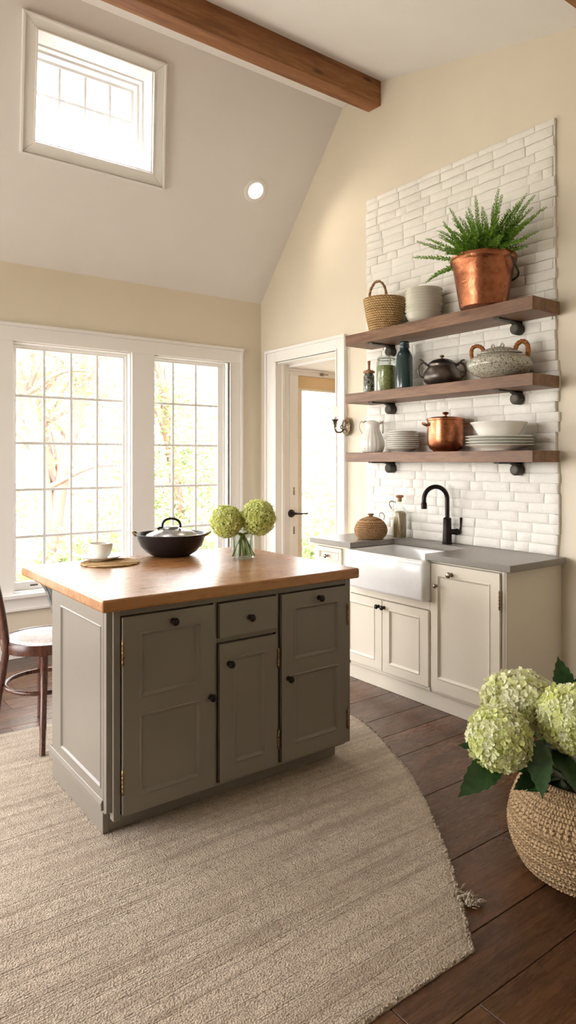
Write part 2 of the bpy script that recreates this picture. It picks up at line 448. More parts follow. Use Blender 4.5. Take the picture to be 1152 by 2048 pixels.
# ------------------------------------------------------------------ windows (vertical wall)
def bar3(mb, p, q, w, d, n):   # bar from p to q, width w across, depth d along n
    p, q, n = Vector(p), Vector(q), Vector(n).normalized(); t = (q-p).normalized(); s_ = t.cross(n).normalized()
    a = s_*w/2; b = n*d/2
    mb.hexa([p-a-b, p+a-b, p+a+b, p-a+b, q-a-b, q+a-b, q+a+b, q-a+b])
def make_window(nm, x0, x1, cols, rows, yg=5.255):
    root = sthing(nm, ((x0+x1)/2, YW, WZ0))
    fr = MB()   # jamb liner
    fr.box(x0, x0+.012, YW-.0, YW+.16, WZ0, WZ1); fr.box(x1-.012, x1, YW, YW+.16, WZ0, WZ1)
    fr.box(x0+.012, x1-.012, YW, YW+.16, WZ1-.012, WZ1); fr.box(x0+.012, x1-.012, YW, YW+.16, WZ0, WZ0+.012)
    # stepped stop
    for (i, o, ya, yb) in ((.012, .03, yg-.03, yg+.03),):
        fr.box(x0+i, x0+o, ya, yb, WZ0+i, WZ1-i); fr.box(x1-o, x1-i, ya, yb, WZ0+i, WZ1-i)
        fr.box(x0+o, x1-o, ya, yb, WZ1-o, WZ1-i)
    obj('window_frame', fr, M['trim'], root, bevel=.003)
    s_ = MB(); a0, a1 = cols[0], cols[-1]; z0, z1 = rows[-1], rows[0]
    s_.box(x0+.013, a0, yg-.02, yg+.02, z0, z1); s_.box(a1, x1-.013, yg-.02, yg+.02, z0, z1)
    s_.box(x0+.013, x1-.013, yg-.02, yg+.02, z1, WZ1-.013); s_.box(x0+.013, x1-.013, yg-.02, yg+.02, WZ0+.012, z0)
    obj('sash', s_, M['trim'], root, bevel=.004)
    m_ = MB()
    for c in cols[1:-1]: m_.box(c-.010, c+.010, yg-.012, yg+.012, z0, z1)
    for c in rows[1:-1]: m_.box(a0, a1, yg-.0119, yg+.0119, c-.010, c+.010)
    obj('muntin_grid', m_, M['trim'], root, bevel=.002)
    g = MB(); g.box(a0, a1, yg-.002, yg+.002, z0, z1); obj('window_glass', g, M['glass'], root)
    return root
rows = [2.276, 1.928, 1.576, 1.228, .876, .542]
w1 = make_window('window_1', 1.359, 2.28, [1.40, 1.607, 1.813, 2.022, 2.232], rows)
mb = MB(); mb.box(1.50, 1.555, 5.228, 5.236, .508, .518); obj('sash_lock', mb, M['iron'], w1)
make_window('window_2', 2.478, 3.206, [2.49+.01, 2.69, 2.91, 3.125], rows)
make_window('window_3', .18, 1.10, [.22, .43, .64, .85, 1.06], rows)
make_window('added_window_4', -1.0, -.08, [-.96, -.75, -.54, -.33, -.12], rows)  # unseen window, added for more daylight from the left
# casings: header, mullions, end, stool and apron
yc = YW-.022
mb = MB(); mb.box(-1.15, 3.338, yc, YW, WZ1, 2.425); mb.box(-1.16, 3.35, yc-.014, YW, 2.425, 2.452); struct('trim_1', mb, M['trim'], bevel=.003)
mb = MB(); mb.box(2.28, 2.478, yc-.001, YW, WZ0, WZ1); struct('trim_2', mb, M['trim'], bevel=.003)
mb = MB(); mb.box(3.206, 3.318, yc, YW, WZ0-.1, WZ1); mb.box(3.318, 3.34, yc-.012, YW, WZ0-.1, 2.425); mb.box(3.206, 3.222, yc-.006, YW, WZ0, WZ1); struct('trim_3', mb, M['trim'], bevel=.003)
mb = MB(); mb.box(1.10, 1.359, yc, YW, WZ0, WZ1); struct('trim_4', mb, M['trim'], bevel=.003)
mb = MB(); mb.box(-.08, .18, yc, YW, WZ0, WZ1); mb.box(-1.15, -1.0, yc, YW, WZ0, WZ1); struct('trim_5', mb, M['trim'], bevel=.003)
mb = MB(); mb.box(-1.18, 3.36, YW-.06, YW+.02, WZ0-.028, WZ0+.001); mb.box(-1.15, 3.206, YW-.024, YW, .345, WZ0-.028); mb.box(-1.15, 3.34, YW-.032, YW, .345, .365); struct('trim_6', mb, M['trim'], bevel=.004)
mb = MB(); mb.box(XL, XR, YW-.016, YW, 0, .11); mb.box(XL, XR, YW-.022, YW, 0, .09); struct('baseboard_back', mb, M['trim'], bevel=.003)
mb = MB(); mb.box(XR-.016, XR, YB, 2.12, 0, .11); mb.box(XR-.016, XR, 3.80, 3.985, 0, .11); mb.box(XR-.016, XR, 5.08, YW-.02, 0, .11); struct('baseboard_right', mb, M['trim'], bevel=.003)
mb = MB(); mb.box(XL, XL+.016, YB, YW, 0, .11); struct('baseboard_left', mb, M['trim'])

# dormer window in the slope (recess runs horizontally outwards)
def bil(q, s, t):
    a = Vector((*q[0], 0)).lerp(Vector((*q[1], 0)), s); b = Vector((*q[3], 0)).lerp(Vector((*q[2], 0)), s)
    return a.lerp(b, t)
Qi = [TL, TR, BR, BL]; SH = .25
root = sthing('window_5', (1.7, 4.4, zr(4.4)))
Nsl = Vector((0, (4.225-2.89), (YW-4.04))).normalized()
def P5(s, t, sh=0, q=Qi):
    p = bil(q, s, t); z = zr(p.y); return Vector((p.x, p.y+sh, z))
mb = MB()
for (s0, t0, s1, t1) in ((0,0,1,0), (1,0,1,1), (1,1,0,1), (0,1,0,0)):
    ns = {(0,0,1,0): (0,0,1), (1,0,1,1): (1,0,0), (1,1,0,1): (0,0,-1), (0,1,0,0): (-1,0,0)}[(s0,t0,s1,t1)]
    o_ = Vector(ns)*.02
    a, b = P5(s0, t0)-o_*.25, P5(s1, t1)-o_*.25
    mb.hexa([a, b, b+o_, a+o_, a+Vector((0,SH+.05,0)), b+Vector((0,SH+.05,0)), b+o_+Vector((0,SH+.05,0)), a+o_+Vector((0,SH+.05,0))])
obj('window_frame', mb, M['trim'], root, recalc=True)
# stepped stops and sash
mb = MB()
def ring5(mb, e0, e1, sh, dep):
    def R_(s, t, k): return P5(s, t, k)
    W_ = .80; Hh = .75
    for (a, b) in (((e0/W_, e0/Hh), (1-e0/W_, e0/Hh)), ((1-e0/W_, e0/Hh), (1-e0/W_, 1-e0/Hh)), ((1-e0/W_, 1-e0/Hh), (e0/W_, 1-e0/Hh)), ((e0/W_, 1-e0/Hh), (e0/W_, e0/Hh))):
        def inn(p):
            return (e1/W_ if p[0] < .5 else 1-e1/W_, e1/Hh if p[1] < .5 else 1-e1/Hh)
        ai, bi = inn(a), inn(b)
        mb.hexa([R_(*a, sh), R_(*b, sh), R_(*bi, sh), R_(*ai, sh), R_(*a, sh+dep), R_(*b, sh+dep), R_(*bi, sh+dep), R_(*ai, sh+dep)])
ring5(mb, 0, .022, .13, .12); ring5(mb, .022, .04, .17, .08); ring5(mb, .04, .06, SH-.02, .04)
obj('sash', mb, M['trim'], root, recalc=True)
mb = MB()
for s_ in (.285, .51, .735): bar3(mb, P5(s_, .06, SH), P5(s_, .94, SH), .018, .02, Nsl)
for t_ in (.36, .64): bar3(mb, P5(.06, t_, SH), P5(.94, t_, SH), .018, .0199, Nsl)
obj('muntin_grid', mb, M['trim'], root)
mb = MB(); q = [P5(.06,.06,SH), P5(.94,.06,SH), P5(.94,.94,SH), P5(.06,.94,SH)]
mb.hexa(q+[p+Vector((0,.004,0)) for p in q]); obj('window_glass', mb, M['glass'], root, recalc=True)
Qo = [(1.139, 4.138), (2.067, 4.139), (2.311, 4.669), (1.266, 4.669)]
mb = MB()
def tri_ring(mb, qa, qb, th):
    nn = Vector((0, -(4.225-2.89), -(YW-4.04))).normalized()*th
    for i in range(4):
        j = (i+1) % 4
        P_ = [Vector(sp(*qa[i])), Vector(sp(*qa[j])), Vector(sp(*qb[j])), Vector(sp(*qb[i]))]
        mb.hexa(P_+[p+nn for p in P_])
Qm = [tuple(Vector(a).lerp(Vector(b), .82)) for a, b in zip(Qi, Qo)]
tri_ring(mb, Qi, Qm, .02); tri_ring(mb, Qm, Qo, .036)
Qm2 = [tuple(Vector(a).lerp(Vector(b), .12)) for a, b in zip(Qi, Qo)]
tri_ring(mb, Qi, Qm2, .027)
obj('window_casing', mb, M['trim'], root, recalc=True, bevel=.003)

# ------------------------------------------------------------------ doorway casing and vestibule
mb = MB(); x = XR
mb.box(x-.022, x, 4.937, 5.06, 0, 2.41); mb.box(x-.036, x, 5.055, 5.078, 0, 2.41); mb.box(x-.0225, x, 4.937, 4.95, 0, 2.32)
mb.box(x-.022, x, 4.005, 4.10, 0, 2.41); mb.box(x-.036, x, 3.987, 4.008, 0, 2.41); mb.box(x-.03, x, 4.087, 4.10, 0, 2.32)
mb.box(x-.0221, x, 4.10, 4.937, 2.32, 2.41); mb.box(x-.03, x, 4.087, 4.95, 2.32, 2.333); mb.box(x-.038, x, 3.985, 5.08, 2.409, 2.434)
struct('trim_7', mb, M['trim'], bevel=.003)
mb = MB(); mb.box(x-.02, x+.135, 4.925, 4.938, 0, 2.32); mb.box(x, x+.135, 4.099, 4.112, 0, 2.32); mb.box(x, x+.135, 4.11, 4.925, 2.307, 2.321)
mb.box(x+.05, x+.08, 4.915, 4.926, 0, 2.307); mb.box(x+.05, x+.08, 4.111, 4.122, 0, 2.307)
struct('trim_8', mb, M['trim'], bevel=.002)
VX0, VX1, VY0, VY1 = XR+.13, 5.3, 3.2, 4.955
mb = MB()
holed(mb, VX0, VX1+.1, -.1, 2.6, [(3.70, 4.62, .02, 2.11)], lambda m_, a, b, c, d: m_.box(a, b, VY1, VY1+.12, c, d))
struct('wall_vestibule_back', mb, M['tan'])
mb = MB(); mb.box(VX1, VX1+.1, VY0, VY1, -.1, 2.6); struct('wall_vestibule_right', mb, M['tan'])
mb = MB(); mb.box(VX0, VX1+.1, VY0-.1, VY0, -.1, 2.6); struct('wall_vestibule_front', mb, M['tan'])
mb = MB(); mb.box(VX0, VX1, VY0, VY1, 2.285, 2.36); struct('ceiling_vestibule', mb, M['ceil'])
mb = MB(); mb.box(VX0-.13, VX1, VY0, VY1, -.1, -.001); struct('floor_vestibule', mb, M['floor'])
mb = MB(); mb.box(VX0, VX1, VY1-.02, VY1, 2.225, 2.285); mb.box(VX0, VX1, VY1-.035, VY1, 2.262, 2.285); struct('trim_9', mb, M['trim'], bevel=.003)
# exterior glazed door
dr = sthing('door_1', (4.2, VY1, .02))
mb = MB(); mb.box(3.695, 3.79, VY1-.03, VY1+.05, .02, 2.225); mb.box(3.79, 3.80, VY1-.022, VY1, .02, 2.225); obj('door_frame', mb, M['trim'], dr, bevel=.004)
mb = MB(); mb.box(3.80, 3.852, VY1-.012, VY1+.04, .02, 2.112)
mb.box(4.50, 4.62, VY1-.012, VY1+.04, .02, 2.112); mb.box(3.852, 4.50, VY1-.012, VY1+.04, 2.09, 2.112); mb.box(3.852, 4.50, VY1-.012, VY1+.04, .02, .3)
obj('door_leaf', mb, M['cream'], dr, bevel=.004)
mb = MB(); mb.box(3.852, 4.50, VY1+.012, VY1+.018, .3, 2.09); obj('door_glass', mb, M['glass'], dr)
for zz in (1.167, .812):
    mb = MB(); mb.box(3.735, 3.75, VY1-.035, VY1-.029, zz-.035, zz+.035); o = obj('latch_plate', mb, M['silver'], dr, bevel=.002)
hd = MB(); hd.lathe([(0, -.075), (.016, -.075), (.018, -.07), (.018, -.05), (.034, -.042), (.036, -.03), (.036, -.028)], (3.712, VY1, .966), 24, 'y')
obj('door_handle', hd, M['black'], dr, smooth=40)
lv = MB(); lv.tube(curve([(3.712, VY1-.07, .966), (3.74, VY1-.075, .965), (3.80, VY1-.075, .962), (3.872, VY1-.07, .960)], 5), [.011]*6+[.009]*5+[.0075]*5, 12)
o = obj('door_lever', lv, M['black'], dr, smooth=60)
t = thing('door_closer', 'small dark brass latch on the ceiling moulding beyond the doorway', 'latch', (4.06, VY1-.03, 2.24))
mb = MB(); mb.box(4.04, 4.075, VY1-.06, VY1-.036, 2.235, 2.262); obj('latch_body', mb, M['silver'], t, bevel=.004)
mb = MB(); mb.tube([(4.07, VY1-.05, 2.25), (4.13, VY1-.05, 2.248)], .005, 8); obj('latch_arm', mb, M['silver'], t)

# ------------------------------------------------------------------ beams
def beam(nm, y0, y1, z0, z1, label):
    mb = MB(); n = 60; vs = []; fs = []
    rr = random.Random(y0)
    ring = [(y0, z0), (y1, z0), (y1, z1), (y0, z1)]
    for k in range(n+1):
        xx = XL + (XR-XL)*k/n
        for (yy, zz) in ring:
            w = noise.noise(Vector((xx*1.7, yy*9, zz*9)))*.006
            vs.append((xx, yy+w, zz+(w if zz == z0 else 0)))
    for k in range(n):
        for i in range(4):
            j = (i+1) % 4; fs.append((k*4+i, k*4+j, k*4+4+j, k*4+4+i))
    fs += [(0,1,2,3), tuple(n*4+i for i in (3,2,1,0))]
    mb.add(vs, fs); o = obj(nm, mb, M['beam'], bevel=.006, recalc=True); tag(o, label, 'beam'); return o
beam('ceiling_beam', 3.617, 3.745, 4.065, 4.255, 'long reddish brown timber ceiling beam running to the right wall above the dormer window')
beam('ceiling_beam', 1.65, 1.78, 3.60, 3.80, 'second dark ceiling beam, only its corner showing at the top right')

# ------------------------------------------------------------------ recessed lamp
Nin = Vector((0, -(4.225-2.89), -(YW-4.04))).normalized()
C0 = Vector((3.073, 4.555, zr(4.555)))
mt = Matrix.Translation(C0) @ Nin.to_track_quat('Z', 'Y').to_matrix().to_4x4()
t = thing('recessed_light', 'round white recessed light glowing in the sloped ceiling', 'ceiling light', C0)
mb = MB(); mb.lathe([(.062, -.002), (.066, .006), (.085, .008), (.098, .004), (.1, 0)], (0,0,0), 48).xf(mt); obj('trim_ring', mb, M['trim'], t, smooth=40)
mb = MB(); mb.lathe([(0, .003), (.045, .003), (.062, .001)], (0,0,0), 40).xf(mt); obj('lamp_lens', mb, M['lamp'], t, smooth=40)

# ------------------------------------------------------------------ brick panel
mb = MB(); rr = random.Random(11)
mb.box(3.543, XR, 2.20, 3.745, .905, 3.385)
ch = .0585; z = .907; k = 0
def rbrick(mb, y0, y1, z0, z1, x0, x1):
    # slightly lumpy rounded brick face
    ny = max(3, int((y1-y0)/.025)); nz = 4; vs = []; fs = []
    e = .006
    ysq = [y0, y0+e]+[y0+e+(y1-y0-2*e)*i/(ny-1) for i in range(1, ny-1)]+[y1-e, y1]
    zsq = [z0, z0+e, (z0+z1)/2, z1-e, z1]
    for j, zz in enumerate(zsq):
        for i, yy in enumerate(ysq):
            ed = (i in (0, len(ysq)-1)) or (j in (0, 4))
            nn = noise.noise(Vector((yy*17, zz*23, x0*3)))
            n2 = noise.noise(Vector((yy*6, zz*40, 5)))
            xx = x0 + nn*.0028 + (.0042 if ed else 0)
            vs.append((xx, yy+(n2*.003 if ed else 0), zz+(noise.noise(Vector((yy*14, zz*3, 9)))*.0028)))
    w = len(ysq)
    for j in range(4):
        for i in range(w-1): fs.append((j*w+i, j*w+i+1, (j+1)*w+i+1, (j+1)*w+i))
    b = len(vs)
    # skirt back to the wall
    loop = [i for i in range(w)]+[j*w+w-1 for j in range(1, 5)]+[4*w+i for i in range(w-2, -1, -1)]+[j*w for j in range(3, 0, -1)]
    for q in loop: vs.append((XR-.001, vs[q][1], vs[q][2]))
    L = len(loop)
    for i in range(L): fs.append((loop[i], b+i, b+(i+1) % L, loop[(i+1) % L]))
    mb.add(vs, fs)
while z < 3.375:
    z1 = min(z+ch-.0018+rr.uniform(-.001,.001), 3.4)
    yR = 2.172+rr.choice([0, .006, .02, .012]) + (.02 if z > 2 else 0); yL = 3.74+rr.uniform(0, .018)
    y = yR; first = rr.uniform(.06, .2)
    while y < yL-.001:
        L = first if first else rr.choice([.2, .2, .21, .19, .1, .22]); first = None
        y1 = min(y+L, yL)
        if yL-y1 < .05: y1 = yL
        rbrick(mb, y+.0006, y1-.0006, z, z1, 3.531+rr.uniform(-.002,.002), XR)
        y = y1
    z += ch
o = obj('brick_panel', mb, M['brick'], recalc=True, smooth=50)
tag(o, 'white painted brick panel on the right wall behind the shelves and sink', 'brick panel')

# ------------------------------------------------------------------ panelled fronts
def panel_front(mp, a0, a1, b0, b1, panels, th=.02, dep=.009):
    # mp(a,b,n): n>0 towards the room
    mb = MB()
    As = sorted(set([a0, a1]+[v for p in panels for v in p[:2]])); Bs = sorted(set([b0, b1]+[v for p in panels for v in p[2:]]))
    for A, B in zip(As, As[1:]):
        for C_, D in zip(Bs, Bs[1:]):
            if any(p[0] <= A and B <= p[1] and p[2] <= C_ and D <= p[3] for p in panels): continue
            mb.add([mp(A,C_,0), mp(B,C_,0), mp(B,D,0), mp(A,D,0)], [(0,1,2,3)])
    for p in panels:
        steps = [(0, 0), (.003, .003), (.007, .003), (.013, -.004), (.017, -dep), (.021, -dep)]
        rings = []
        for i, n in steps: rings.append([(p[0]+i, p[2]+i, n), (p[1]-i, p[2]+i, n), (p[1]-i, p[3]-i, n), (p[0]+i, p[3]-i, n)])
        for r0, r1 in zip(rings, rings[1:]):
            for i in range(4):
                j = (i+1) % 4; mb.add([mp(*r0[i]), mp(*r0[j]), mp(*r1[j]), mp(*r1[i])], [(0,1,2,3)])
        mb.add([mp(*q) for q in rings[-1]], [(0,1,2,3)])
    c = [(a0,b0), (a1,b0), (a1,b1), (a0,b1)]
    for i in range(4):
        j = (i+1) % 4; mb.add([mp(*c[i],0), mp(*c[j],0), mp(*c[j],-th), mp(*c[i],-th)], [(0,1,2,3)])
    mb.add([mp(*q,-th) for q in c], [(0,1,2,3)])
    return mb
def front_fix(name, mb, mat, parent, outward):
    # weld and give consistent normals
    o = obj(name, mb, mat, parent)
    b = bmesh.new(); b.from_mesh(o.data); bmesh.ops.remove_doubles(b, verts=b.verts[:], dist=1e-5); bmesh.ops.recalc_face_normals(b, faces=b.faces[:]); b.to_mesh(o.data); b.free()
    md = o.modifiers.new('bevel', 'BEVEL'); md.width = .0022; md.segments = 2; md.limit_method = 'ANGLE'; md.angle_limit = math.radians(60)
    return o
def knob(nm, p, d, mat, parent, s=1.0, faceted=False):
    # p on surface, d axis 'y-' or 'x-'
    pr = [(0, .034), (.009, .033), (.0145, .029), (.016, .024), (.0135, .019), (.0075, .015), (.006, .007), (.009, .004), (.0115, .0015), (.0115, -.001)]
    pr = [(r_*s, h*s) for r_, h in pr][::-1]
    mb = MB(); mb.lathe([(r_, -h) for r_, h in pr], p, 20, 'y' if d == 'y-' else 'x')
    return obj(nm, mb, mat, parent, smooth=45, recalc=True)
def hinge(mp, a, b0, b1, parent, mat):
    mb = MB(); c0 = mp(a, b0, .004); c1 = mp(a, b1, .004); n = 15
    pts = [Vector(c0).lerp(Vector(c1), i/n) for i in range(n+1)]
    mb.tube(pts, [.0042+(.0014 if i % 3 else -.0008) for i in range(n+1)], 10)
    for q, s_ in ((b1, 1), (b0, -1)):
        mb.tube([mp(a, q, .004), mp(a, q+s_*.008, .004)], [.0065, .002], 8)
    return obj('hinge', mb, mat, parent, smooth=40)

# ------------------------------------------------------------------ island
isl = thing('kitchen_island', 'grey green panelled kitchen island with butcher block top standing on the cream rug', 'kitchen island', (1.6, 2.8, 0))
IY = 2.45
mb = MB()
mb.box(1.013, 2.20, IY+.021, 3.10, .09, .882)          # carcass behind the face frame
mb.box(.990, 1.02, 2.49, 3.105, .1, .882)
# face frame
mb.box(1.006, 1.034, IY-.004, IY+.03, .085, .882); mb.box(2.170, 2.203, IY+.001, IY+.03, .095, .882)
mb.box(1.034, 2.17, IY+.001, IY+.025, .856, .882); mb.box(1.441, 1.459, IY+.001, IY+.025, .1, .856); mb.box(1.761, 1.778, IY+.001, IY+.025, .1, .856)
mb.box(1.459, 1.761, IY+.001, IY+.025, .686, .706); mb.box(1.034, 2.17, IY+.001, IY+.025, .09, .104)
mb.box(.984, 1.008, 2.462, 2.479, .115, .882); mb.box(.986, 1.012, 2.474, 2.496, .115, .882)              # corner bead
obj('body', mb, M['island'], isl, bevel=.002)
mb = MB(); mb.box(1.003, 2.175, 2.528, 3.118, .0095, .09); mb.box(.994, 1.02, 2.523, 3.125, .0095, .135); obj('plinth', mb, M['island'], isl, bevel=.003)
mb = MB(); mb.hexa([(.975, 2.50, .135), (1.0, 2.50, .135), (1.0, 3.13, .135), (.975, 3.13, .135), (.983, 2.50, .155), (1.0, 2.50, .155), (1.0, 3.13, .155), (.983, 3.13, .155)])
mb.box(.978, .996, 2.50, 3.128, .112, .136)
obj('base_moulding', mb, M['island'], isl, bevel=.003)
sx = .985
front_fix('side_panel', panel_front(lambda a, b, n: (sx-n, a, b), 2.494, 3.10, .152, .882, [(2.515, 2.985, .19, .815)], .016, .010), M['island'], isl, None)
fy = IY-.018
mpF = lambda a, b, n: (a, fy-n, b)
def fdoor(a0, a1, b0, b1, panels, knobs, hin):
    d = front_fix('cabinet_door', panel_front(mpF, a0, a1, b0, b1, panels), M['island'], isl, None)
    for k in knobs: knob('knob', (k[0], fy, k[1]), 'y-', M['black'], d, 1.0)
    for h in hin: hinge(mpF, *h, d, M['brass'])
    return d
fdoor(1.038, 1.437, .105, .853, [(1.105, 1.372, .537, .79), (1.105, 1.372, .163, .475)], [(1.247, .813), (1.418, .477)], [(1.036, .676, .763), (1.036, .19, .272)])
fdoor(1.463, 1.757, .108, .682, [(1.531, 1.694, .172, .622)], [(1.507, .598)], [(1.760, .538, .613), (1.760, .18, .255)])
fdoor(1.782, 2.166, .11, .852, [(1.846, 2.114, .551, .79), (1.846, 2.114, .175, .49)], [(1.817, .476), (1.993, .815)], [(2.169, .673, .763), (2.169, .178, .256)])
d = front_fix('drawer', panel_front(mpF, 1.463, 1.757, .71, .852, []), M['island'], isl, None)
knob('knob', (1.61, fy, .778), 'y-', M['black'], d, 1.0)
# top
mb = MB(); mb.box(.952, 2.236, 2.418, 3.475, .882, .93); obj('countertop', mb, M['butcher'], isl, bevel=.009, seg=3)
mb = MB(); pl = curve([(.96+.06, 3.12, .72), (1.02, 3.16, .74), (1.02, 3.24, .82), (1.02, 3.36, .868)], 6)
mb.tube(pl, .016, 10, flat=1.0); mb.box(1.0, 1.04, 3.10, 3.38, .868, .882); mb.box(1.0, 1.04, 3.10, 3.118, .70, .882)
mb.add([(1.012,3.118,.868),(1.012,3.36,.868),(1.012,3.118,.75),(1.028,3.118,.868),(1.028,3.36,.868),(1.028,3.118,.75)], [(0,1,2),(5,4,3),(0,3,4,1),(1,4,5,2),(2,5,3,0)])
obj('support_bracket', mb, M['iron'], isl, recalc=True, smooth=40)

# ------------------------------------------------------------------ sink run
FX = 3.04
run = thing('sink_cabinet', 'cream panelled base cabinet run holding the white sink against the brick', 'cabinet', (3.3, 2.95, 0))
mb = MB()
mb.box(FX+.02, XR-.001, 2.178, 2.668, .1, .868); mb.box(FX+.02, XR-.001, 2.668, 3.372, .1, .60); mb.box(FX+.02, XR-.001, 3.372, 3.755, .1, .868)
mb.box(FX+.003, FX+.022, 2.172, 2.196, .1, .868)
mb.box(FX+.003, FX+.022, 2.196, 2.68, .1, .117); mb.box(FX+.003, FX+.022, 2.68, 3.40, .1, .123); mb.box(FX+.003, FX+.022, 2.196, 2.68, .854, .868)
mb.box(FX+.003, FX+.022, 2.672, 2.69, .1, .622); mb.box(FX+.003, FX+.022, 2.69, 3.375, .572, .622)
mb.box(FX+.003, FX+.022, 3.375, 3.458, .1, .868); mb.box(FX+.003, FX+.022, 3.72, 3.76, .1, .868); mb.box(FX+.003, FX+.022, 3.458, 3.72, .1, .118); mb.box(FX+.003, FX+.022, 3.458, 3.72, .85, .868); mb.box(FX+.003, FX+.022, 3.458, 3.72, .715, .74)
mb.box(FX+.003, XR-.001, 2.168, 2.179, .1, .868)
obj('body', mb, M['cream'], run, bevel=.002)
mb = MB(); mb.box(FX+.022, XR-.03, 2.20, 3.75, .0, .1); obj('plinth', mb, M['cream'], run, bevel=.003)
mpC = lambda a, b, n: (FX-.012-n, a, b)
def cdoor(nm, a0, a1, b0, b1, panels, knobs, hin):
    d = front_fix(nm, panel_front(mpC, a0, a1, b0, b1, panels), M['cream'], run, None)
    for ky, kz, mt_, s_ in knobs: knob('knob', (FX-.012, ky, kz), 'x-', M[mt_], d, s_)
    for h in hin: hinge(mpC, *h, d, M['brass'])
cdoor('cabinet_door', 2.20, 2.668, .12, .852, [(2.258, 2.625, .19, .79)], [(2.52, .803, 'silver', 1.1), (2.625, .726, 'silver', .8)], [(2.197, .667, .755), (2.197, .19, .27)])
cdoor('cabinet_door', 2.692, 3.067, .126, .568, [(2.757, 3.013, .178, .522)], [(3.052, .527, 'black', .95)], [])
cdoor('cabinet_door', 3.073, 3.452, .126, .568, [(3.135, 3.392, .178, .522)], [(3.10, .527, 'black', .95)], [])
cdoor('cabinet_drawer', 3.46, 3.718, .742, .848, [(3.483, 3.695, .762, .828)], [(3.60, .79, 'silver', .9)], [])
cdoor('cabinet_door', 3.46, 3.718, .12, .713, [(3.51, 3.668, .17, .665)], [], [])
# worktop: one slab with the sink notch
mb = MB()
poly = [(3.008, 2.12), (XR-.028, 2.12), (XR-.028, 3.775), (3.008, 3.775), (3.008, 3.345), (3.415, 3.345), (3.415, 2.70), (3.008, 2.70)]
mb.prism([(x_, y_, .868) for x_, y_ in poly], (0, 0, .037))
o = obj('worktop', mb, M['stone'], recalc=True, bevel=.004); tag(o, 'grey speckled stone worktop on the cream cabinets around the sink', 'worktop')
# sink
sk = thing('farmhouse_sink', 'white apron front farmhouse sink set into the grey worktop', 'sink', (3.2, 3.02, .62))
mb = MB()
def rrect(x0, x1, y0, y1, r_, n=5):
    out = []
    for cx, cy, a0 in ((x1-r_, y1-r_, 0), (x0+r_, y1-r_, 90), (x0+r_, y0+r_, 180), (x1-r_, y0+r_, 270)):
        for i in range(n+1):
            a = math.radians(a0+90*i/n); out.append((cx+r_*math.cos(a), cy+r_*math.sin(a)))
    return out
X0, X1, Y0, Y1 = 2.972, 3.45, 2.672, 3.368
rings = []
for ins, zz, rad in ((.02, .625, .02), (.006, .63, .025), (0, .645, .03), (0, .85, .03), (.003, .860, .028), (.009, .866, .024), (.026, .866, .018), (.034, .862, .018), (.038, .85, .018), (.046, .68, .03), (.06, .665, .035), (.12, .66, .04)):
    rings.append([(a, b, zz) for a, b in rrect(X0+ins, X1-ins, Y0+ins, Y1-ins, rad)])
n = len(rings[0]); vs = [p for r_ in rings for p in r_]; fs = []
for k in range(len(rings)-1):
    for i in range(n): fs.append((k*n+i, k*n+(i+1) % n, (k+1)*n+(i+1) % n, (k+1)*n+i))
fs += [tuple(range(n))[::-1], tuple((len(rings)-1)*n+i for i in range(n))]
mb.add(vs, fs); obj('basin', mb, M['sink'], sk, smooth=50)
mb = MB(); mb.lathe([(0, .6615), (.03, .6615), (.036, .6625), (.04, .6605)], (3.21, 3.02, 0), 24); obj('drain', mb, M['silver'], sk, smooth=40)
# faucet
fc = thing('kitchen_faucet', 'black gooseneck faucet with side lever behind the sink', 'faucet', (3.475, 2.925, .905))
FXc, FYc = 3.475, 2.925
mb = MB(); mb.lathe([(.034, .905), (.034, .914), (.030, .918), (.029, .96), (.027, 1.0), (.026, 1.06), (.027, 1.068), (.022, 1.075), (.017, 1.078)], (FXc, FYc, 0), 32); obj('base', mb, M['black'], fc, smooth=35)
dirv = Vector((-.92, .39, 0)); 
R_ = .082; pts = [(FXc, FYc, 1.07), (FXc, FYc, 1.15), (FXc, FYc, 1.195)]
for i in range(1, 13):
    a = PI*i/12; c = Vector((FXc, FYc, 1.195)) + dirv*R_*(1-math.cos(a)) + Vector((0,0,R_*math.sin(a))); pts.append(tuple(c))
e = Vector(pts[-1]); pts.append(tuple(e+Vector((0,0,-.03))))
mb = MB(); mb.tube(curve(pts, 3), .0145, 18); obj('spout', mb, M['black'], fc, smooth=50)
mb = MB(); mb.lathe([(.012, -.035), (.018, -.035), (.019, -.028), (.019, .0), (.016, .006), (.013, .01)], tuple(e+Vector((0,0,-.025))), 24); obj('spray_head', mb, M['black'], fc, smooth=40)
ld = Vector((.55, -.83, 0))
mt = Matrix.Translation((FXc, FYc, .985)) @ ld.to_track_quat('Z', 'Y').to_matrix().to_4x4()
mb = MB(); mb.lathe([(.018, .01), (.018, .05), (.021, .052), (.021, .068), (.017, .072), (.017, .08), (.009, .085), (0, .086)], (0,0,0), 24).xf(mt); obj('valve', mb, M['black'], fc, smooth=40)
p0 = Vector((FXc, FYc, .985))+ld*.078
mb = MB(); mb.tube(curve([p0, p0+Vector((0,0,.03))+ld*.006, p0+Vector((0,0,.07))+ld*.008, p0+Vector((0,0,.095))+ld*.009], 4), [.0055]*6+[.006,.0065,.007,.0075,.0085,.0085,.005], 12); obj('lever', mb, M['black'], fc, smooth=50)

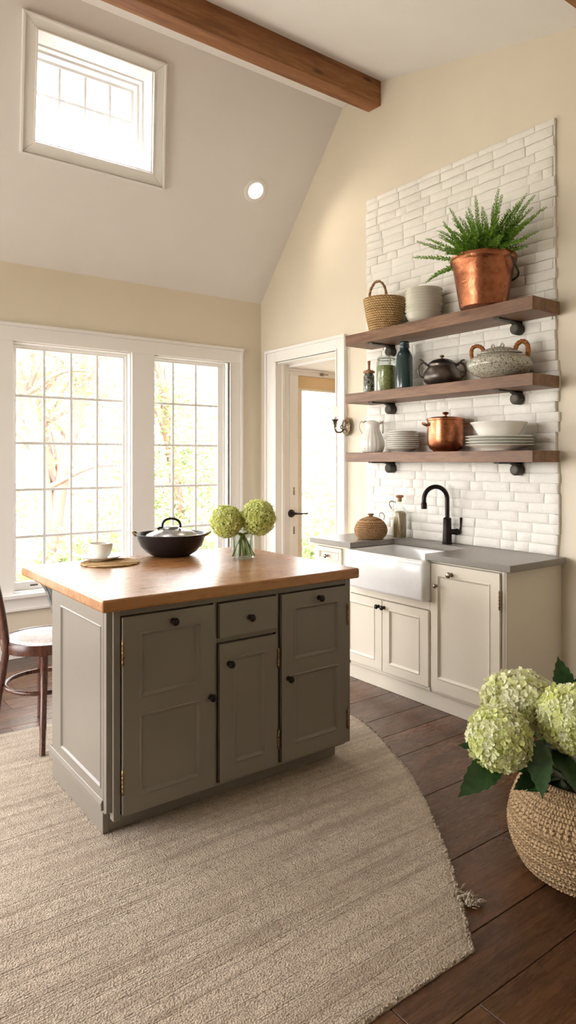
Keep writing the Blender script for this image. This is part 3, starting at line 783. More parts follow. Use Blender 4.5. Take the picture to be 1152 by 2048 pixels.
# ------------------------------------------------------------------ shelves and brackets
for zt, zb, lab in ((2.345, 2.27, 'top'), (1.925, 1.857, 'middle'), (1.503, 1.437, 'bottom')):
    s_ = thing('wall_shelf', {'top': 'thick brown wood shelf, highest of three, carrying the fern bucket', 'middle': 'thick brown wood shelf in the middle, carrying the teal bottle', 'bottom': 'thick brown wood shelf, lowest of three, carrying the white pitcher'}[lab], 'shelf', (3.4, 2.92, zb), 'walnut wall shelves')
    mb = MB(); ny = 40; vs = []; fs = []
    for k in range(ny+1):
        yy = 2.163+(3.69-2.163)*k/ny
        for (xx, zz) in ((3.27, zb), (3.53, zb), (3.53, zt), (3.27, zt)):
            w = noise.noise(Vector((xx*3, yy*5, zz*7)))*.0016
            vs.append((xx+(w if xx < 3.4 else 0), yy, zz+w*.4))
    for k in range(ny):
        for i in range(4): fs.append((k*4+i, k*4+(i+1) % 4, k*4+4+(i+1) % 4, k*4+4+i))
    fs += [(0,1,2,3), tuple(ny*4+i for i in (3,2,1,0))]
    mb.add(vs, fs); obj('plank', mb, M['shelf'], s_, recalc=True, bevel=.003)
    for yb_ in (3.463, 2.42):
        mb = MB(); mb.box(3.30, 3.528, yb_-.018, yb_+.018, zb-.009, zb-.0005)
        mb.hexa([(3.45, yb_-.018, zb-.009), (3.528, yb_-.018, zb-.04), (3.528, yb_+.018, zb-.04), (3.45, yb_+.018, zb-.009), (3.45, yb_-.018, zb-.001), (3.528, yb_-.018, zb-.001), (3.528, yb_+.018, zb-.001), (3.45, yb_+.018, zb-.001)])
        mb.lathe([(0, 3.470), (.024, 3.470), (.027, 3.473), (.031, 3.474), (.033, 3.479), (.033, 3.530)], (0, yb_, zb-.046), 28, 'x')
        obj('bracket', mb, M['iron'], s_, recalc=True, smooth=35)

# ------------------------------------------------------------------ sconce
t = thing('wall_sconce', 'small bronze candle sconce with lit bulb beside the doorway', 'wall lamp', (3.52, 3.962, 1.71))
mb = MB(); mb.lathe([(0, -.018), (.02, -.016), (.034, -.010), (.044, -.004), (.05, -.003), (.052, .002), (.05, .004)], (3.52, 3.962, 1.71), 40, 'x')
c = Vector((3.52, 3.962, 1.71)); mb.v = [(p[0], p[1], c.z+(p[2]-c.z)*1.38) for p in mb.v]; obj('backplate', mb, M['bronze'], t, smooth=40, recalc=True)
mb = MB(); cx, cy = 3.425, 3.985
mb.tube(curve([(3.50, 3.965, 1.69), (3.475, 3.972, 1.665), (3.44, 3.982, 1.667), (cx, cy, 1.69), (cx, cy, 1.715)], 6), .0065, 10)
mb.tube(curve([(3.50, 3.965, 1.70), (3.485, 3.97, 1.72), (3.47, 3.972, 1.705), (3.48, 3.97, 1.69)], 5), .004, 8); obj('arm', mb, M['bronze'], t, smooth=50)
mb = MB(); mb.lathe([(0, 1.70), (.008, 1.70), (.012, 1.71), (.010, 1.72), (.015, 1.73), (.016, 1.745), (.020, 1.752), (.030, 1.76), (.030, 1.763), (.018, 1.762), (0, 1.761)], (cx, cy, 0), 28); obj('candle_cup', mb, M['bronze'], t, smooth=40)
mb = MB(); mb.lathe([(.009, 1.762), (.0095, 1.785), (0, 1.786)], (cx, cy, 0), 20); obj('candle_sleeve', mb, M['porc'], t, smooth=40)
mb = MB(); mb.lathe([(.008, 1.787), (.017, 1.80), (.022, 1.82), (.018, 1.845), (.008, 1.868), (0, 1.876)], (cx, cy, 0), 20); obj('bulb', mb, M['bulb'], t, smooth=60)

# ------------------------------------------------------------------ pots, plates, baskets
def put(o, x_, y_, z_): o.location = (x_, y_, z_); return o
def plate_prof(R, h, foot):
    return [(0, .004), (foot*.9, .004), (foot*.93, 0), (foot, 0), (foot*1.04, .005), (R*.78, h*.62), (R*.97, h*.93), (R, h), (R*.985, h+.003), (R*.95, h*.98), (R*.76, h*.62+.005), (foot, .010), (0, .009)]
def bowl_prof(R, h, foot):
    return [(0, .004), (foot*.9, .004), (foot*.92, 0), (foot, 0), (foot*1.03, .006), (R*.78, h*.3), (R*.91, h*.6), (R*.945, h*.86), (R*.99, h*.93), (R, h), (R*.98, h+.002), (R*.93, h*.95), (R*.88, h*.68), (R*.75, h*.36+.005), (foot*.9, .011), (0, .010)]
def dish(nm, prof, mat, label, cat, group, x_, y_, z_, first=None):
    if first is None:
        mb = MB(); mb.lathe(prof, (0,0,0), 56); o = obj(nm, mb, mat, smooth=40)
    else:
        o = first.copy(); COL.objects.link(o)
    o.location = (x_, y_, z_); o.rotation_euler.z = random.uniform(0, 6)
    tag(o, label, cat, group); return o
# bowls on the top shelf
zz = 2.3455; b0 = None
dish('stoneware_bowl', bowl_prof(.118, .062, .062), M['stoneware'], 'deepest sage bowl at the bottom of the stack beside the woven basket', 'bowl', 'bowl stack on the top shelf', 3.40, 3.06, zz)
zz += .0185+.019
nth = ['second', 'third', 'fourth', 'fifth', 'sixth', 'seventh', 'eighth']
for i in range(8):
    lab = 'topmost sage bowl of the stack beside the woven basket' if i == 7 else '%s sage bowl from the bottom of the stack beside the woven basket' % nth[i]
    o = dish('stoneware_bowl', bowl_prof(.121, .05, .07), M['stoneware'], lab, 'bowl', 'bowl stack on the top shelf', 3.40+random.uniform(-.002,.002), 3.06+random.uniform(-.003,.003), zz, b0)
    b0 = b0 or o; zz += .0195
# plates on the bottom shelf
zz = 1.5035; b0 = None; N = 9
nn = ['lowest', 'second', 'third', 'fourth', 'fifth', 'sixth', 'seventh', 'eighth']
for i in range(N):
    R = .114 if i < 5 else .105
    lab = 'topmost small cream plate of the stack beside the pitcher' if i == N-1 else ('lowest small cream plate of the stack beside the pitcher' if i == 0 else '%s small cream plate from the bottom beside the pitcher' % nn[i])
    if i in (0, 5): b0 = None
    o = dish('side_plate', plate_prof(R, .026, .06), M['porc'], lab, 'plate', 'small plates on the bottom shelf', 3.40+random.uniform(-.003,.003), 3.25+random.uniform(-.003,.003), zz, b0); b0 = b0 or o
    zz += .0142
# large plates
zz = 1.5035; b0 = None
for i in range(4):
    lab = ['lowest large white plate under the wide bowl', 'second large white plate from the bottom under the wide bowl', 'third large white plate from the bottom under the wide bowl', 'top large white plate directly under the wide bowl'][i]
    o = dish('dinner_plate', plate_prof(.192, .032, .10), M['porc'], lab, 'plate', 'large plates on the bottom shelf', 3.337, 2.425, zz, b0); b0 = b0 or o; zz += .0165
mb = MB(); mb.lathe([(0, .003), (.09, .003), (.092, 0), (.102, 0), (.106, .006), (.132, .045), (.150, .078), (.158, .084), (.160, .089), (.156, .092), (.147, .088), (.138, .07), (.12, .03), (.09, .012), (0, .01)], (3.337, 2.43, zz+.0095-.0165+.0165-.002), 64)
o = obj('serving_bowl', mb, M['porc'], smooth=40); tag(o, 'wide white serving bowl standing on the large plates', 'bowl')

# copper bucket
BX, BY, BZ = 3.34, 2.54, 2.3455
bk = thing('copper_bucket', 'large hammered copper bucket on the top shelf holding the fern', 'bucket', (BX, BY, BZ))
mb = MB(); mb.lathe([(0, .0), (.130, 0), (.136, .006), (.150, .09), (.165, .18), (.179, .262), (.184, .27), (.188, .268), (.192, .275), (.193, .292), (.190, .303), (.186, .300), (.180, .29), (.165, .20), (.135, .012), (0, .012)], (BX, BY, BZ), 72); obj('bucket_body', mb, M['copper'], bk, smooth=35)
mb = MB(); pts = []
for i in range(25):
    a = PI*i/24; pts.append((BX-.02-.197*math.sin(a)*.25, BY+.197*math.cos(a), BZ+.262-.10*math.sin(a)*0 - .02*abs(math.sin(a))))
# bail handle dropped behind the rim
pts = [(BX+.06*math.sin(PI*i/24), BY-.2*math.cos(PI*i/24), BZ+.262-.075*math.sin(PI*i/24)**.5*(1 if i < 12 else 1)) for i in range(25)]
hb = [(BX-.02, BY-.197, BZ+.275), (BX-.012, BY-.206, BZ+.25), (BX+.02, BY-.206, BZ+.215), (BX+.07, BY-.19, BZ+.195), (BX+.12, BY-.155, BZ+.185), (BX+.165, BY-.09, BZ+.18), (BX+.18, BY, BZ+.178), (BX+.165, BY+.09, BZ+.18), (BX+.12, BY+.155, BZ+.185), (BX+.07, BY+.19, BZ+.195), (BX+.02, BY+.206, BZ+.215), (BX-.012, BY+.206, BZ+.25), (BX-.02, BY+.197, BZ+.275)]
mb.tube(curve(hb, 5), .0055, 10)
obj('bail_handle', mb, M['iron'], bk, smooth=50)
# fern
fn = thing('fern_plant', 'bushy green fern growing out of the copper bucket', 'plant', (BX, BY, BZ+.25))
mb = MB(); mb.lathe([(0, .255), (.17, .25), (.17, .24), (0, .24)], (BX, BY, BZ), 32); obj('soil', mb, M['soil'], fn)
def frond_mesh(L, droop, seed):
    rr = random.Random(seed); mb = MB(); n = int(L/.0105); pts = []
    for i in range(n+1):
        t_ = i/n; pts.append(Vector((L*t_*(1-.12*t_*droop), .012*math.sin(t_*4+seed), -droop*L*.42*t_*t_)))
    mb.tube(pts, [.0022*(1-.7*i/n) for i in range(n+1)], 5)
    for i in range(2, n+1):
        t_ = i/n; tl = .027*min(1, .45+t_*1.6)*(1-.55*t_**3)
        p = pts[min(i, n)]; d_ = (pts[min(i, n)]-pts[i-1]).normalized()
        for k in range(4):
            a0 = PI/2*k+(i % 2)*PI/4+rr.uniform(-.3,.3)
            rad = Vector((0, math.cos(a0), math.sin(a0)*.75))
            a = (d_*rr.uniform(.75, 1.15)+rad).normalized(); l_ = tl*rr.uniform(.8, 1.2)
            sd = a.cross(Vector((rr.uniform(-.4,.4), -math.sin(a0), math.cos(a0)))).normalized()*l_*.17
            q1 = p+a*l_*.5; q2 = p+a*l_
            mb.add([p, q1+sd, q2, q1-sd], [(0,1,2,3)])
    return mb
variants = [frond_mesh(L, dr_, i) for i, (L, dr_) in enumerate([(.30, .4), (.36, .15), (.40, .3), (.26, .8), (.33, .6), (.22, .5)])]
vm = []
for i, v_ in enumerate(variants):
    o = obj('frond', v_, M['frondleaf'], None); vm.append(o.data); bpy.data.objects.remove(o)
rr = random.Random(5)
def frond(k, az, el, off, sc_=1):
    o = bpy.data.objects.new('frond', vm[k]); COL.objects.link(o); o.parent = fn
    o.location = (off[0], off[1], .035)
    o.rotation_euler = (rr.uniform(-.3,.3), -el, az); o.scale = (sc_,)*3
# az: 0=+x (into wall) ; pi/2=+y (left in view) ; pi = towards room
for i in range(80):
    u_ = rr.random()
    az = rr.uniform(.40*PI, 1.62*PI); el = math.radians(rr.choice([18, 30, 42, 52, 62, 72, 80])+rr.uniform(-9, 9))
    side = abs(math.sin(az))
    if math.cos(az) > .05: el = max(el, math.radians(42))
    k = rr.choice([0, 1, 3, 4, 5, 5]); s0 = rr.uniform(.8, 1.15)*(.8+.2*side)
    if math.cos(az) > .05 and el < math.radians(60): s0 *= .8
    frond(k, az, el, (math.cos(az)*.05*rr.random(), math.sin(az)*.10*rr.random(), 0), s0)
for (az, el, k, s0) in ((.56*PI, 24, 2, 1.1), (.60*PI, 42, 2, .95), (.5*PI, 60, 2, .95), (.55*PI, 12, 3, 1.15), (.62*PI, 8, 3, 1.2), (1.5*PI, 38, 2, .98), (1.46*PI, 50, 2, 1.0), (1.42*PI, 30, 1, .85), (1.5*PI, 60, 2, .95), (PI, 86, 2, .95), (.7*PI, 75, 2, .95), (1.3*PI, 78, 2, .95), (PI, 18, 3, .95), (1.05*PI, 14, 3, .92), (.95*PI, 15, 5, 1)):
    frond(k, az, math.radians(el), (0, math.sin(az)*.08, 0), s0)

# woven handle basket
WX, WY, WZ = 3.40, 3.425, 2.3455
t = thing('woven_basket', 'small seagrass basket with one arched handle on the top shelf', 'basket', (WX, WY, WZ))
pr = []
rowsN = 17
for i in range(rowsN*4+1):
    u_ = i/(rowsN*4); r_ = .098+.046*u_**.8; pr.append((r_+.0032*abs(math.sin(PI*i/4)), .002+.225*u_))
prI = [(r_-.009, h) for r_, h in pr[::-4]]
mb = MB(); mb.lathe([(0, 0)]+pr+[(.146, .232), (.140, .234), (.134, .226)]+prI[1:]+[(0, .004)], (WX, WY, WZ), 160, mod=lambda a, r_, h, k: r_+(.0022*math.sin(a*40+(int(k/4) % 2)*PI) if r_ > .05 else 0))
obj('basket_body', mb, M['seagrass'], t, smooth=60)
mb = MB(); A = Vector((.55, .83, 0)).normalized(); Ap = Vector((WX-.02, WY+.045, WZ+.2))
A = Vector((-.25, 1, 0)).normalized(); hp = []
for i in range(29):
    a = PI*i/28; w_ = .074*math.cos(a); hp.append(Ap+A*w_+Vector((0,0,.165*math.sin(a)**.8)))
mb.tube(hp, [.0085+.0018*math.sin(i*2.1) for i in range(29)], 12)
mb.tube([p+Vector((.004*math.cos(i*1.3), .004*math.sin(i*1.3), .004*math.sin(i*1.3))) for i, p in enumerate(hp)], .0065, 8); obj('handle', mb, M['rattan'], t, smooth=60)

# spice jar
JX, JY, JZ = 3.40, 3.58, 1.9255
t = thing('spice_jar', 'small dark patterned jar with wooden lid and stick handle, left end of the middle shelf', 'jar', (JX, JY, JZ))
mb = MB(); mb.lathe([(0,0), (.038, 0), (.041, .006), (.038, .014), (.039, .022), (.039, .125), (.036, .135), (.030, .142), (.030, .150), (0, .150)], (JX, JY, JZ), 40); obj('jar_body', mb, M['spice'], t, smooth=35)
mb = MB(); mb.lathe([(0, .150), (.040, .150), (.043, .154), (.043, .160), (.034, .167), (.016, .172), (.010, .178), (0, .178)], (JX, JY, JZ), 32); obj('jar_lid', mb, M['cork'], t, smooth=40)
mb = MB(); mb.lathe([(.009, .176), (.0085, .20), (.0105, .225), (.0115, .234), (.008, .238), (0, .239)], (JX, JY, JZ), 20); obj('stick_handle', mb, M['cork'], t, smooth=50)
# green jar
JX, JY = 3.40, 3.405
t = thing('herb_jar', 'clear clip-top glass jar filled with green dried herbs on the middle shelf', 'jar', (JX, JY, JZ))
mb = MB(); mb.lathe([(0, .004), (.062, .004), (.064, .008), (.064, .178), (.06, .182), (0, .184)], (JX, JY, JZ), 48); obj('herbs', mb, M['herb'], t, smooth=40)
mb = MB(); mb.lathe([(0, 0), (.066, 0), (.069, .004), (.069, .20), (.066, .215), (.062, .222), (.062, .235), (.0595, .235), (.0595, .222), (.064, .213), (.0665, .198), (.0665, .006), (0, .003)], (JX, JY, JZ), 48); obj('jar_glass', mb, M['clear'], t, smooth=40)
mb = MB(); mb.lathe([(0, .240), (.052, .240), (.063, .236), (.063, .242), (.05, .252), (0, .255)], (JX, JY, JZ), 40); obj('glass_lid', mb, M['clear'], t, smooth=40)
mb = MB(); mb.tube([(JX+.064*math.cos(2*PI*i/32), JY+.064*math.sin(2*PI*i/32), JZ+.228) for i in range(32)], .0022, 8, True)
sd = Vector((-.45, -.89, 0)); b_ = Vector((JX, JY, JZ))
mb.tube(curve([b_+sd*.066+Vector((0,0,.235)), b_+sd*.085+Vector((0,0,.225)), b_+sd*.088+Vector((0,0,.195)), b_+sd*.075+Vector((0,0,.18)), b_+sd*.070+Vector((0,0,.20)), b_+sd*.078+Vector((0,0,.225))], 5), .0035, 8)
mb.tube(curve([b_+sd*.03+Vector((0,0,.258)), b_+sd*.06+Vector((0,0,.262)), b_+sd*.08+Vector((0,0,.24))], 5), .0035, 8); obj('wire_clasp', mb, M['silver'], t, smooth=60)
# teal bottle
JX, JY = 3.40, 3.232
t = thing('glass_bottle', 'tall dark teal glass bottle with ringed neck on the middle shelf', 'bottle', (JX, JY, JZ))
mb = MB(); mb.lathe([(0, 0), (.050, 0), (.054, .005), (.0545, .02), (.0545, .215), (.052, .235), (.043, .255), (.034, .266), (.031, .272), (.031, .284), (.030, .286)], (JX, JY, JZ), 90, mod=lambda a, r_, h, k: r_*(1+.012*math.cos(a*30)) if .01 < h < .22 else r_); obj('bottle_body', mb, M['teal'], t, smooth=50)
mb = MB(); mb.lathe([(.030, .284), (.036, .286), (.037, .292), (.031, .296), (.034, .300), (.034, .305), (.030, .309), (.032, .313), (.031, .326), (.029, .329), (0, .329)], (JX, JY, JZ), 40); obj('bottle_cap', mb, M['teal'], t, smooth=40)
# dark lidded pot
JX, JY = 3.40, 2.905
t = thing('sugar_pot', 'dark patinated metal pot with two loop handles and lid on the middle shelf', 'pot', (JX, JY, JZ))
mb = MB(); mb.lathe(prof_curve([(.075, 0), (.088, .004), (.112, .03), (.120, .055), (.114, .085), (.094, .112), (.086, .122), (.086, .135)], 5)+[(0, .135)], (JX, JY, JZ), 56); obj('pot_body', mb, M['pewter'], t, smooth=40)
mb = MB(); mb.lathe([(.089, .134), (.090, .139), (.084, .146), (.062, .162), (.035, .171), (.012, .174), (.007, .177), (0, .177)], (JX, JY, JZ), 48); obj('lid', mb, M['wok'], t, smooth=40)
mb = MB(); mb.lathe([(.006, .174), (.007, .181), (.014, .185), (.015, .190), (.010, .196), (0, .197)], (JX, JY, JZ), 20); obj('lid_knob', mb, M['brass'], t, smooth=50)
V = Vector((-.598, .801, 0)) ; V = Vector((-.8, .6, 0)).normalized()
for s_ in (1, -1):
    c = Vector((JX, JY, JZ)); w_ = V*s_
    mb = MB(); mb.tube(curve([c+w_*.085+Vector((0,0,.118)), c+w_*.105+Vector((0,0,.145)), c+w_*.132+Vector((0,0,.142)), c+w_*.150+Vector((0,0,.112)), c+w_*.145+Vector((0,0,.07)), c+w_*.118+Vector((0,0,.05))], 6), .0055, 10)
    mb.tube(curve([c+w_*.10+Vector((0,0,.13)), c+w_*.125+Vector((0,0,.16)), c+w_*.145+Vector((0,0,.168))], 4), [.005]*5+[.004]*2+[.003]*2, 8); obj('loop_handle', mb, M['wrap'] if False else M['pewter'], t, smooth=50)
# speckled tureen
JX, JY = 3.345, 2.43
t = thing('stoneware_tureen', 'squat speckled grey stoneware tureen with cane wrapped handles, right end of the middle shelf', 'pot', (JX, JY, JZ))
mb = MB(); mb.lathe(prof_curve([(.085, 0), (.10, .003), (.15, .025), (.183, .062), (.180, .092), (.155, .118), (.118, .136), (.112, .140)], 6)+[(0, .14)], (JX, JY, JZ), 64); obj('tureen_body', mb, M['speckle'], t, smooth=40)
mb = MB(); mb.lathe([(.126, .136), (.128, .141), (.112, .151), (.078, .168), (.045, .178), (.022, .182), (0, .183)], (JX, JY, JZ), 56)
for s_ in (-1, 1):
    mb.tube(curve([(JX-.02, JY+s_*.02, JZ+.181), (JX-.02, JY+s_*.032, JZ+.196), (JX-.02, JY+s_*.045, JZ+.18)], 4), .005, 8)
obj('lid', mb, M['speckle'], t, smooth=40)
c = Vector((JX, JY, JZ))
for s_, V in ((1, Vector((-.62, .78, 0))), (-1, Vector((.45, -.89, 0)))):
    w_ = V.normalized(); mb = MB()
    k_ = .75 if s_ == 1 else 1.0
    pts = curve([c+w_*.085+Vector((0,0,.152)), c+w_*.098+Vector((0,0,.152+.035*k_)), c+w_*.125+Vector((0,0,.152+.052*k_)), c+w_*.152+Vector((0,0,.152+.035*k_)), c+w_*.158+Vector((0,0,.145)), c+w_*.152+Vector((0,0,.115))], 6)
    mb.tube(pts, [(.0115 if s_ == 1 else .0135)+.0018*math.sin(i*2.4) for i in range(len(pts))], 14); obj('wrapped_handle', mb, M['wrap'], t, smooth=60)
# pitcher
JX, JY, JZ = 3.40, 3.545, 1.5035
t = thing('ribbed_pitcher', 'white ribbed ceramic pitcher with two ear handles, left end of the bottom shelf', 'pitcher', (JX, JY, JZ))
def pmod(a, r_, h, k):
    if r_ < .01: return r_
    f_ = max(0, min(1, (.19-h)/.05))
    return r_*(1+.035*f_*abs(math.cos(a*9))-.02) 
pp = prof_curve([(.060, 0), (.074, .008), (.086, .045), (.084, .085), (.066, .130), (.054, .165), (.055, .195), (.063, .222)], 6)
mb = MB(); mb.lathe([(0, 0)]+pp+[(.059, .222), (.050, .19), (.050, .16), (.06, .13), (0, .10)], (JX, JY, JZ), 108, mod=pmod)
# wavy lip
nv = []
for p in mb.v:
    h = p[2]-JZ
    if h > .17:
        a = math.atan2(p[1]-JY, p[0]-JX); s_ = 1+.0; nv.append((p[0], p[1], p[2]+(h-.17)/.05*(.008*math.cos(3*a+1))))
    else: nv.append(p)
mb.v = nv
obj('pitcher_body', mb, M['porc'], t, smooth=50)
c = Vector((JX, JY, JZ)); V = Vector((-.8, .6, 0))
for s_, hh in ((1, 1), (-1, .8)):
    w_ = V*s_; mb = MB(); mb.tube(curve([c+w_*.056+Vector((0,0,.205)), c+w_*.075+Vector((0,0,.222)), c+w_*.094*(.9+.1*s_)+Vector((0,0,.205)), c+w_*.096*(.9+.1*s_)+Vector((0,0,.175)), c+w_*.074+Vector((0,0,.135))], 6), .0085, 12, flat=.7); obj('handle', mb, M['porc'], t, smooth=50)
# copper pot
JX, JY = 3.40, 2.875
t = thing('copper_stockpot', 'lidded copper stock pot on the bottom shelf between the plate stacks', 'pot', (JX, JY, JZ))
mb = MB(); mb.lathe([(0, .004), (.07, .004), (.072, 0), (.078, 0), (.080, .006), (.100, .018), (.113, .045), (.116, .08), (.116, .195), (.119, .198), (.119, .203), (.11, .205), (0, .205)], (JX, JY, JZ), 64); obj('pot_body', mb, M['copperdark'], t, smooth=35)
mb = MB(); mb.lathe([(.122, .203), (.1225, .209), (.116, .213), (.08, .220), (.03, .225), (.008, .227), (0, .227)], (JX, JY, JZ), 56); obj('lid', mb, M['copperdark'], t, smooth=35)
mb = MB(); mb.lathe([(.008, .224), (.007, .234), (.019, .240), (.021, .246), (.016, .252), (0, .254)], (JX, JY, JZ), 24); obj('lid_knob', mb, M['copperdark'], t, smooth=50)
c = Vector((JX, JY, JZ)); V = Vector((-.8, .6, 0)); U = Vector((.6, .8, 0))
for s_ in (1, -1):
    w_ = V*s_; mb = MB(); mb.tube(curve([c+w_*.112+U*.03+Vector((0,0,.165)), c+w_*.138+U*.026+Vector((0,0,.176)), c+w_*.146+Vector((0,0,.181)), c+w_*.138-U*.026+Vector((0,0,.176)), c+w_*.112-U*.03+Vector((0,0,.165))], 6), .006, 10); obj('loop_handle', mb, M['copperdark'], t, smooth=50)

# counter: round woven lidded basket
JX, JY, JZ = 3.28, 3.435, .9055
t = thing('lidded_basket', 'round coiled rattan basket with lid standing on the worktop left of the sink', 'basket', (JX, JY, JZ))
base = prof_curve([(.062, 0), (.085, .004), (.108, .035), (.113, .065), (.103, .098), (.088, .115)], 9)
mb = MB(); mb.lathe([(0, 0)]+[(r_+.002*math.sin(i*1.9), h) for i, (r_, h) in enumerate(base)]+[(0, .115)], (JX, JY, JZ), 150, mod=lambda a, r_, h, k: r_+(.0025*math.sin(a*34+k*1.2) if r_ > .03 else 0)); obj('basket_body', mb, M['rattan'], t, smooth=60)
ld_ = prof_curve([(.094, .106), (.095, .112), (.076, .131), (.045, .147), (.014, .154)], 7)
mb = MB(); mb.lathe([(r_+.0012*math.sin(i*1.9), h) for i, (r_, h) in enumerate(ld_)]+[(.012, .158), (.020, .163), (.022, .168), (.018, .174), (0, .175)], (JX, JY, JZ), 90, mod=lambda a, r_, h, k: r_+(.001*math.sin(a*30+k) if r_ > .03 else 0)); obj('basket_lid', mb, M['rattan'], t, smooth=60)
mb = MB(); c = Vector((JX, JY, JZ)); w_ = Vector((.8, -.6, 0))
mb.tube(curve([c+w_*.062+Vector((0,0,.15)), c+w_*.06+Vector((0,0,.172)), c+w_*.078+Vector((0,0,.178)), c+w_*.094+Vector((0,0,.160)), c+w_*.09+Vector((0,0,.128))], 6), .0028, 8); obj('wire_loop', mb, M['silver'], t, smooth=50)
# glass bottle with dried stems
JX, JY = 3.455, 3.33
t = thing('corked_bottle', 'square clear glass bottle of dried stems with wooden stopper beside the faucet', 'bottle', (JX, JY, JZ))
def sq(r_, z_, pw=5, n=48):
    out = []
    for i in range(n):
        a = 2*PI*i/n + PI/4*0; c_, s_ = math.cos(a), math.sin(a); q = (abs(c_)**pw+abs(s_)**pw)**(-1/pw); out.append((JX+r_*q*c_, JY+r_*q*s_, JZ+z_))
    return out
def sqloft(levels, cap0=True, cap1=True):
    mb = MB(); n = 48; vs = []; fs = []
    for (r_, z_, pw) in levels: vs += sq(r_, z_, pw)
    for k in range(len(levels)-1):
        for i in range(n): fs.append((k*n+i, k*n+(i+1) % n, (k+1)*n+(i+1) % n, (k+1)*n+i))
    if cap0: fs.append(tuple(range(n))[::-1])
    if cap1: fs.append(tuple((len(levels)-1)*n+i for i in range(n)))
    mb.add(vs, fs); return mb
obj('dried_stems', sqloft([(.034, .006, 5), (.036, .01, 5), (.036, .17, 5), (.030, .185, 3.5), (.02, .19, 3)]), M['grain'], t, smooth=50)
obj('bottle_glass', sqloft([(.038, 0, 5), (.041, .004, 5), (.041, .18, 5), (.036, .205, 3), (.023, .222, 2), (.020, .235, 2), (.020, .255, 2), (.024, .258, 2), (.024, .264, 2), (.018, .266, 2)]), M['clear'], t, smooth=50)
mb = MB(); mb.lathe([(.014, .255), (.015, .275), (.015, .28), (.026, .285), (.029, .292), (.024, .300), (0, .302)], (JX, JY, JZ), 28); obj('stopper', mb, M['cork'], t, smooth=50)
mb = MB(); mb.tube(curve([(JX-.02, JY+.015, JZ+.25), (JX-.045, JY+.04, JZ+.258), (JX-.055, JY+.045, JZ+.235), (JX-.04, JY+.036, JZ+.205)], 6), .003, 8); obj('wire_clasp', mb, M['silver'], t, smooth=50)

# ------------------------------------------------------------------ things on the island
IZ = .9305
JX, JY = 1.712, 3.358
t = thing('braising_pan', 'wide dark cast iron pan with lid standing on the wooden island top', 'pan', (JX, JY, IZ))
mb = MB(); mb.lathe([(0, 0), (.095, 0), (.105, .004), (.135, .022), (.165, .055), (.180, .088), (.184, .108), (.189, .116), (.189, .121), (.183, .121), (.178, .108), (.160, .058), (.13, .026), (.1, .01), (0, .008)], (JX, JY, IZ), 72); obj('pan_body', mb, M['wok'], t, smooth=35)
c = Vector((JX, JY, IZ)); V = Vector((.8, -.6, 0)); U = Vector((.6, .8, 0))
for s_ in (1, -1):
    mb = MB(); w_ = V*s_
    mb.tube(curve([c+w_*.182+U*.035+Vector((0,0,.108)), c+w_*.205+U*.03+Vector((0,0,.122)), c+w_*.214+Vector((0,0,.128)), c+w_*.205-U*.03+Vector((0,0,.122)), c+w_*.182-U*.035+Vector((0,0,.108))], 6), .0055, 10); obj('side_handle', mb, M['brass'], t, smooth=50)
mb = MB(); mb.lathe([(0, .151), (.03, .151), (.045, .147), (.10, .133), (.138, .115), (.142, .111), (.142, .108), (.0, .108)], (JX+.005, JY-.005, IZ), 56)
mt_ = Matrix.Translation((JX, JY, IZ+.11)) @ Matrix.Rotation(math.radians(-3), 4, 'Y') @ Matrix.Translation((-JX, -JY, -IZ-.11))
obj('lid', mb, M['steel'], t, smooth=35)
mb = MB(); mb.lathe([(0, .158), (.035, .158), (.041, .154), (.041, .148), (0, .147)], (JX, JY, IZ), 32); obj('lid_boss', mb, M['steel'], t, smooth=35)
mb = MB(); hp = [c+V*.05*math.cos(PI*i/16)+Vector((0,0,.152+.048*math.sin(PI*i/16)**.7)) for i in range(17)]
hp = [c-V*.075+Vector((0,0,.143)), c-V*.062+Vector((0,0,.15))]+hp[::-1]
mb.tube(curve(hp, 2), .0068, 12); obj('lid_handle', mb, M['black'], t, smooth=50)
# mat, saucer, cup
JX, JY = 1.33, 3.275
mb = MB(); prf = [(0, .0)]+[(.143, 0)]
up = [(.143*(1-i/80), .0065+.0018*abs(math.sin(i*PI/4))) for i in range(81)]
mb.lathe([(.02, 0), (.140, 0), (.145, .003)]+up, (JX, JY, IZ), 96, mod=lambda a, r_, h, k: r_+.0012*math.sin(a*48+(k//4)*PI) if r_ > .05 else r_)
o = obj('woven_mat', mb, M['seagrass'], smooth=70); tag(o, 'round woven seagrass mat under the saucer on the island', 'mat')
JX, JY = 1.322, 3.375; SZ = IZ+.0088
mb = MB(); mb.lathe([(0, .003), (.05, .003), (.052, 0), (.058, 0), (.062, .004), (.09, .011), (.108, .019), (.109, .021), (.106, .022), (.088, .015), (.05, .008), (.035, .007), (0, .007)], (JX, JY, SZ), 56)
o = obj('saucer', mb, M['porc'], smooth=40); tag(o, 'white saucer under the teacup on the woven mat', 'saucer')
CZ = SZ+.0075
t = thing('teacup', 'white teacup standing on the saucer at the left end of the island', 'cup', (JX, JY, CZ))
mb = MB(); mb.lathe([(0, .003), (.026, .003), (.027, 0), (.031, 0), (.033, .005), (.045, .018), (.055, .042), (.059, .068), (.0605, .076), (.0585, .077), (.056, .066), (.052, .042), (.042, .02), (.028, .008), (0, .007)], (JX, JY, CZ), 48); obj('cup_body', mb, M['porc'], t, smooth=40)
c = Vector((JX, JY, CZ)); w_ = Vector((-.85, .53, 0))
mb = MB(); mb.tube(curve([c+w_*.056+Vector((0,0,.062)), c+w_*.075+Vector((0,0,.070)), c+w_*.092+Vector((0,0,.056)), c+w_*.088+Vector((0,0,.034)), c+w_*.062+Vector((0,0,.018)), c+w_*.046+Vector((0,0,.020))], 6), .0052, 10); obj('cup_handle', mb, M['porc'], t, smooth=50)
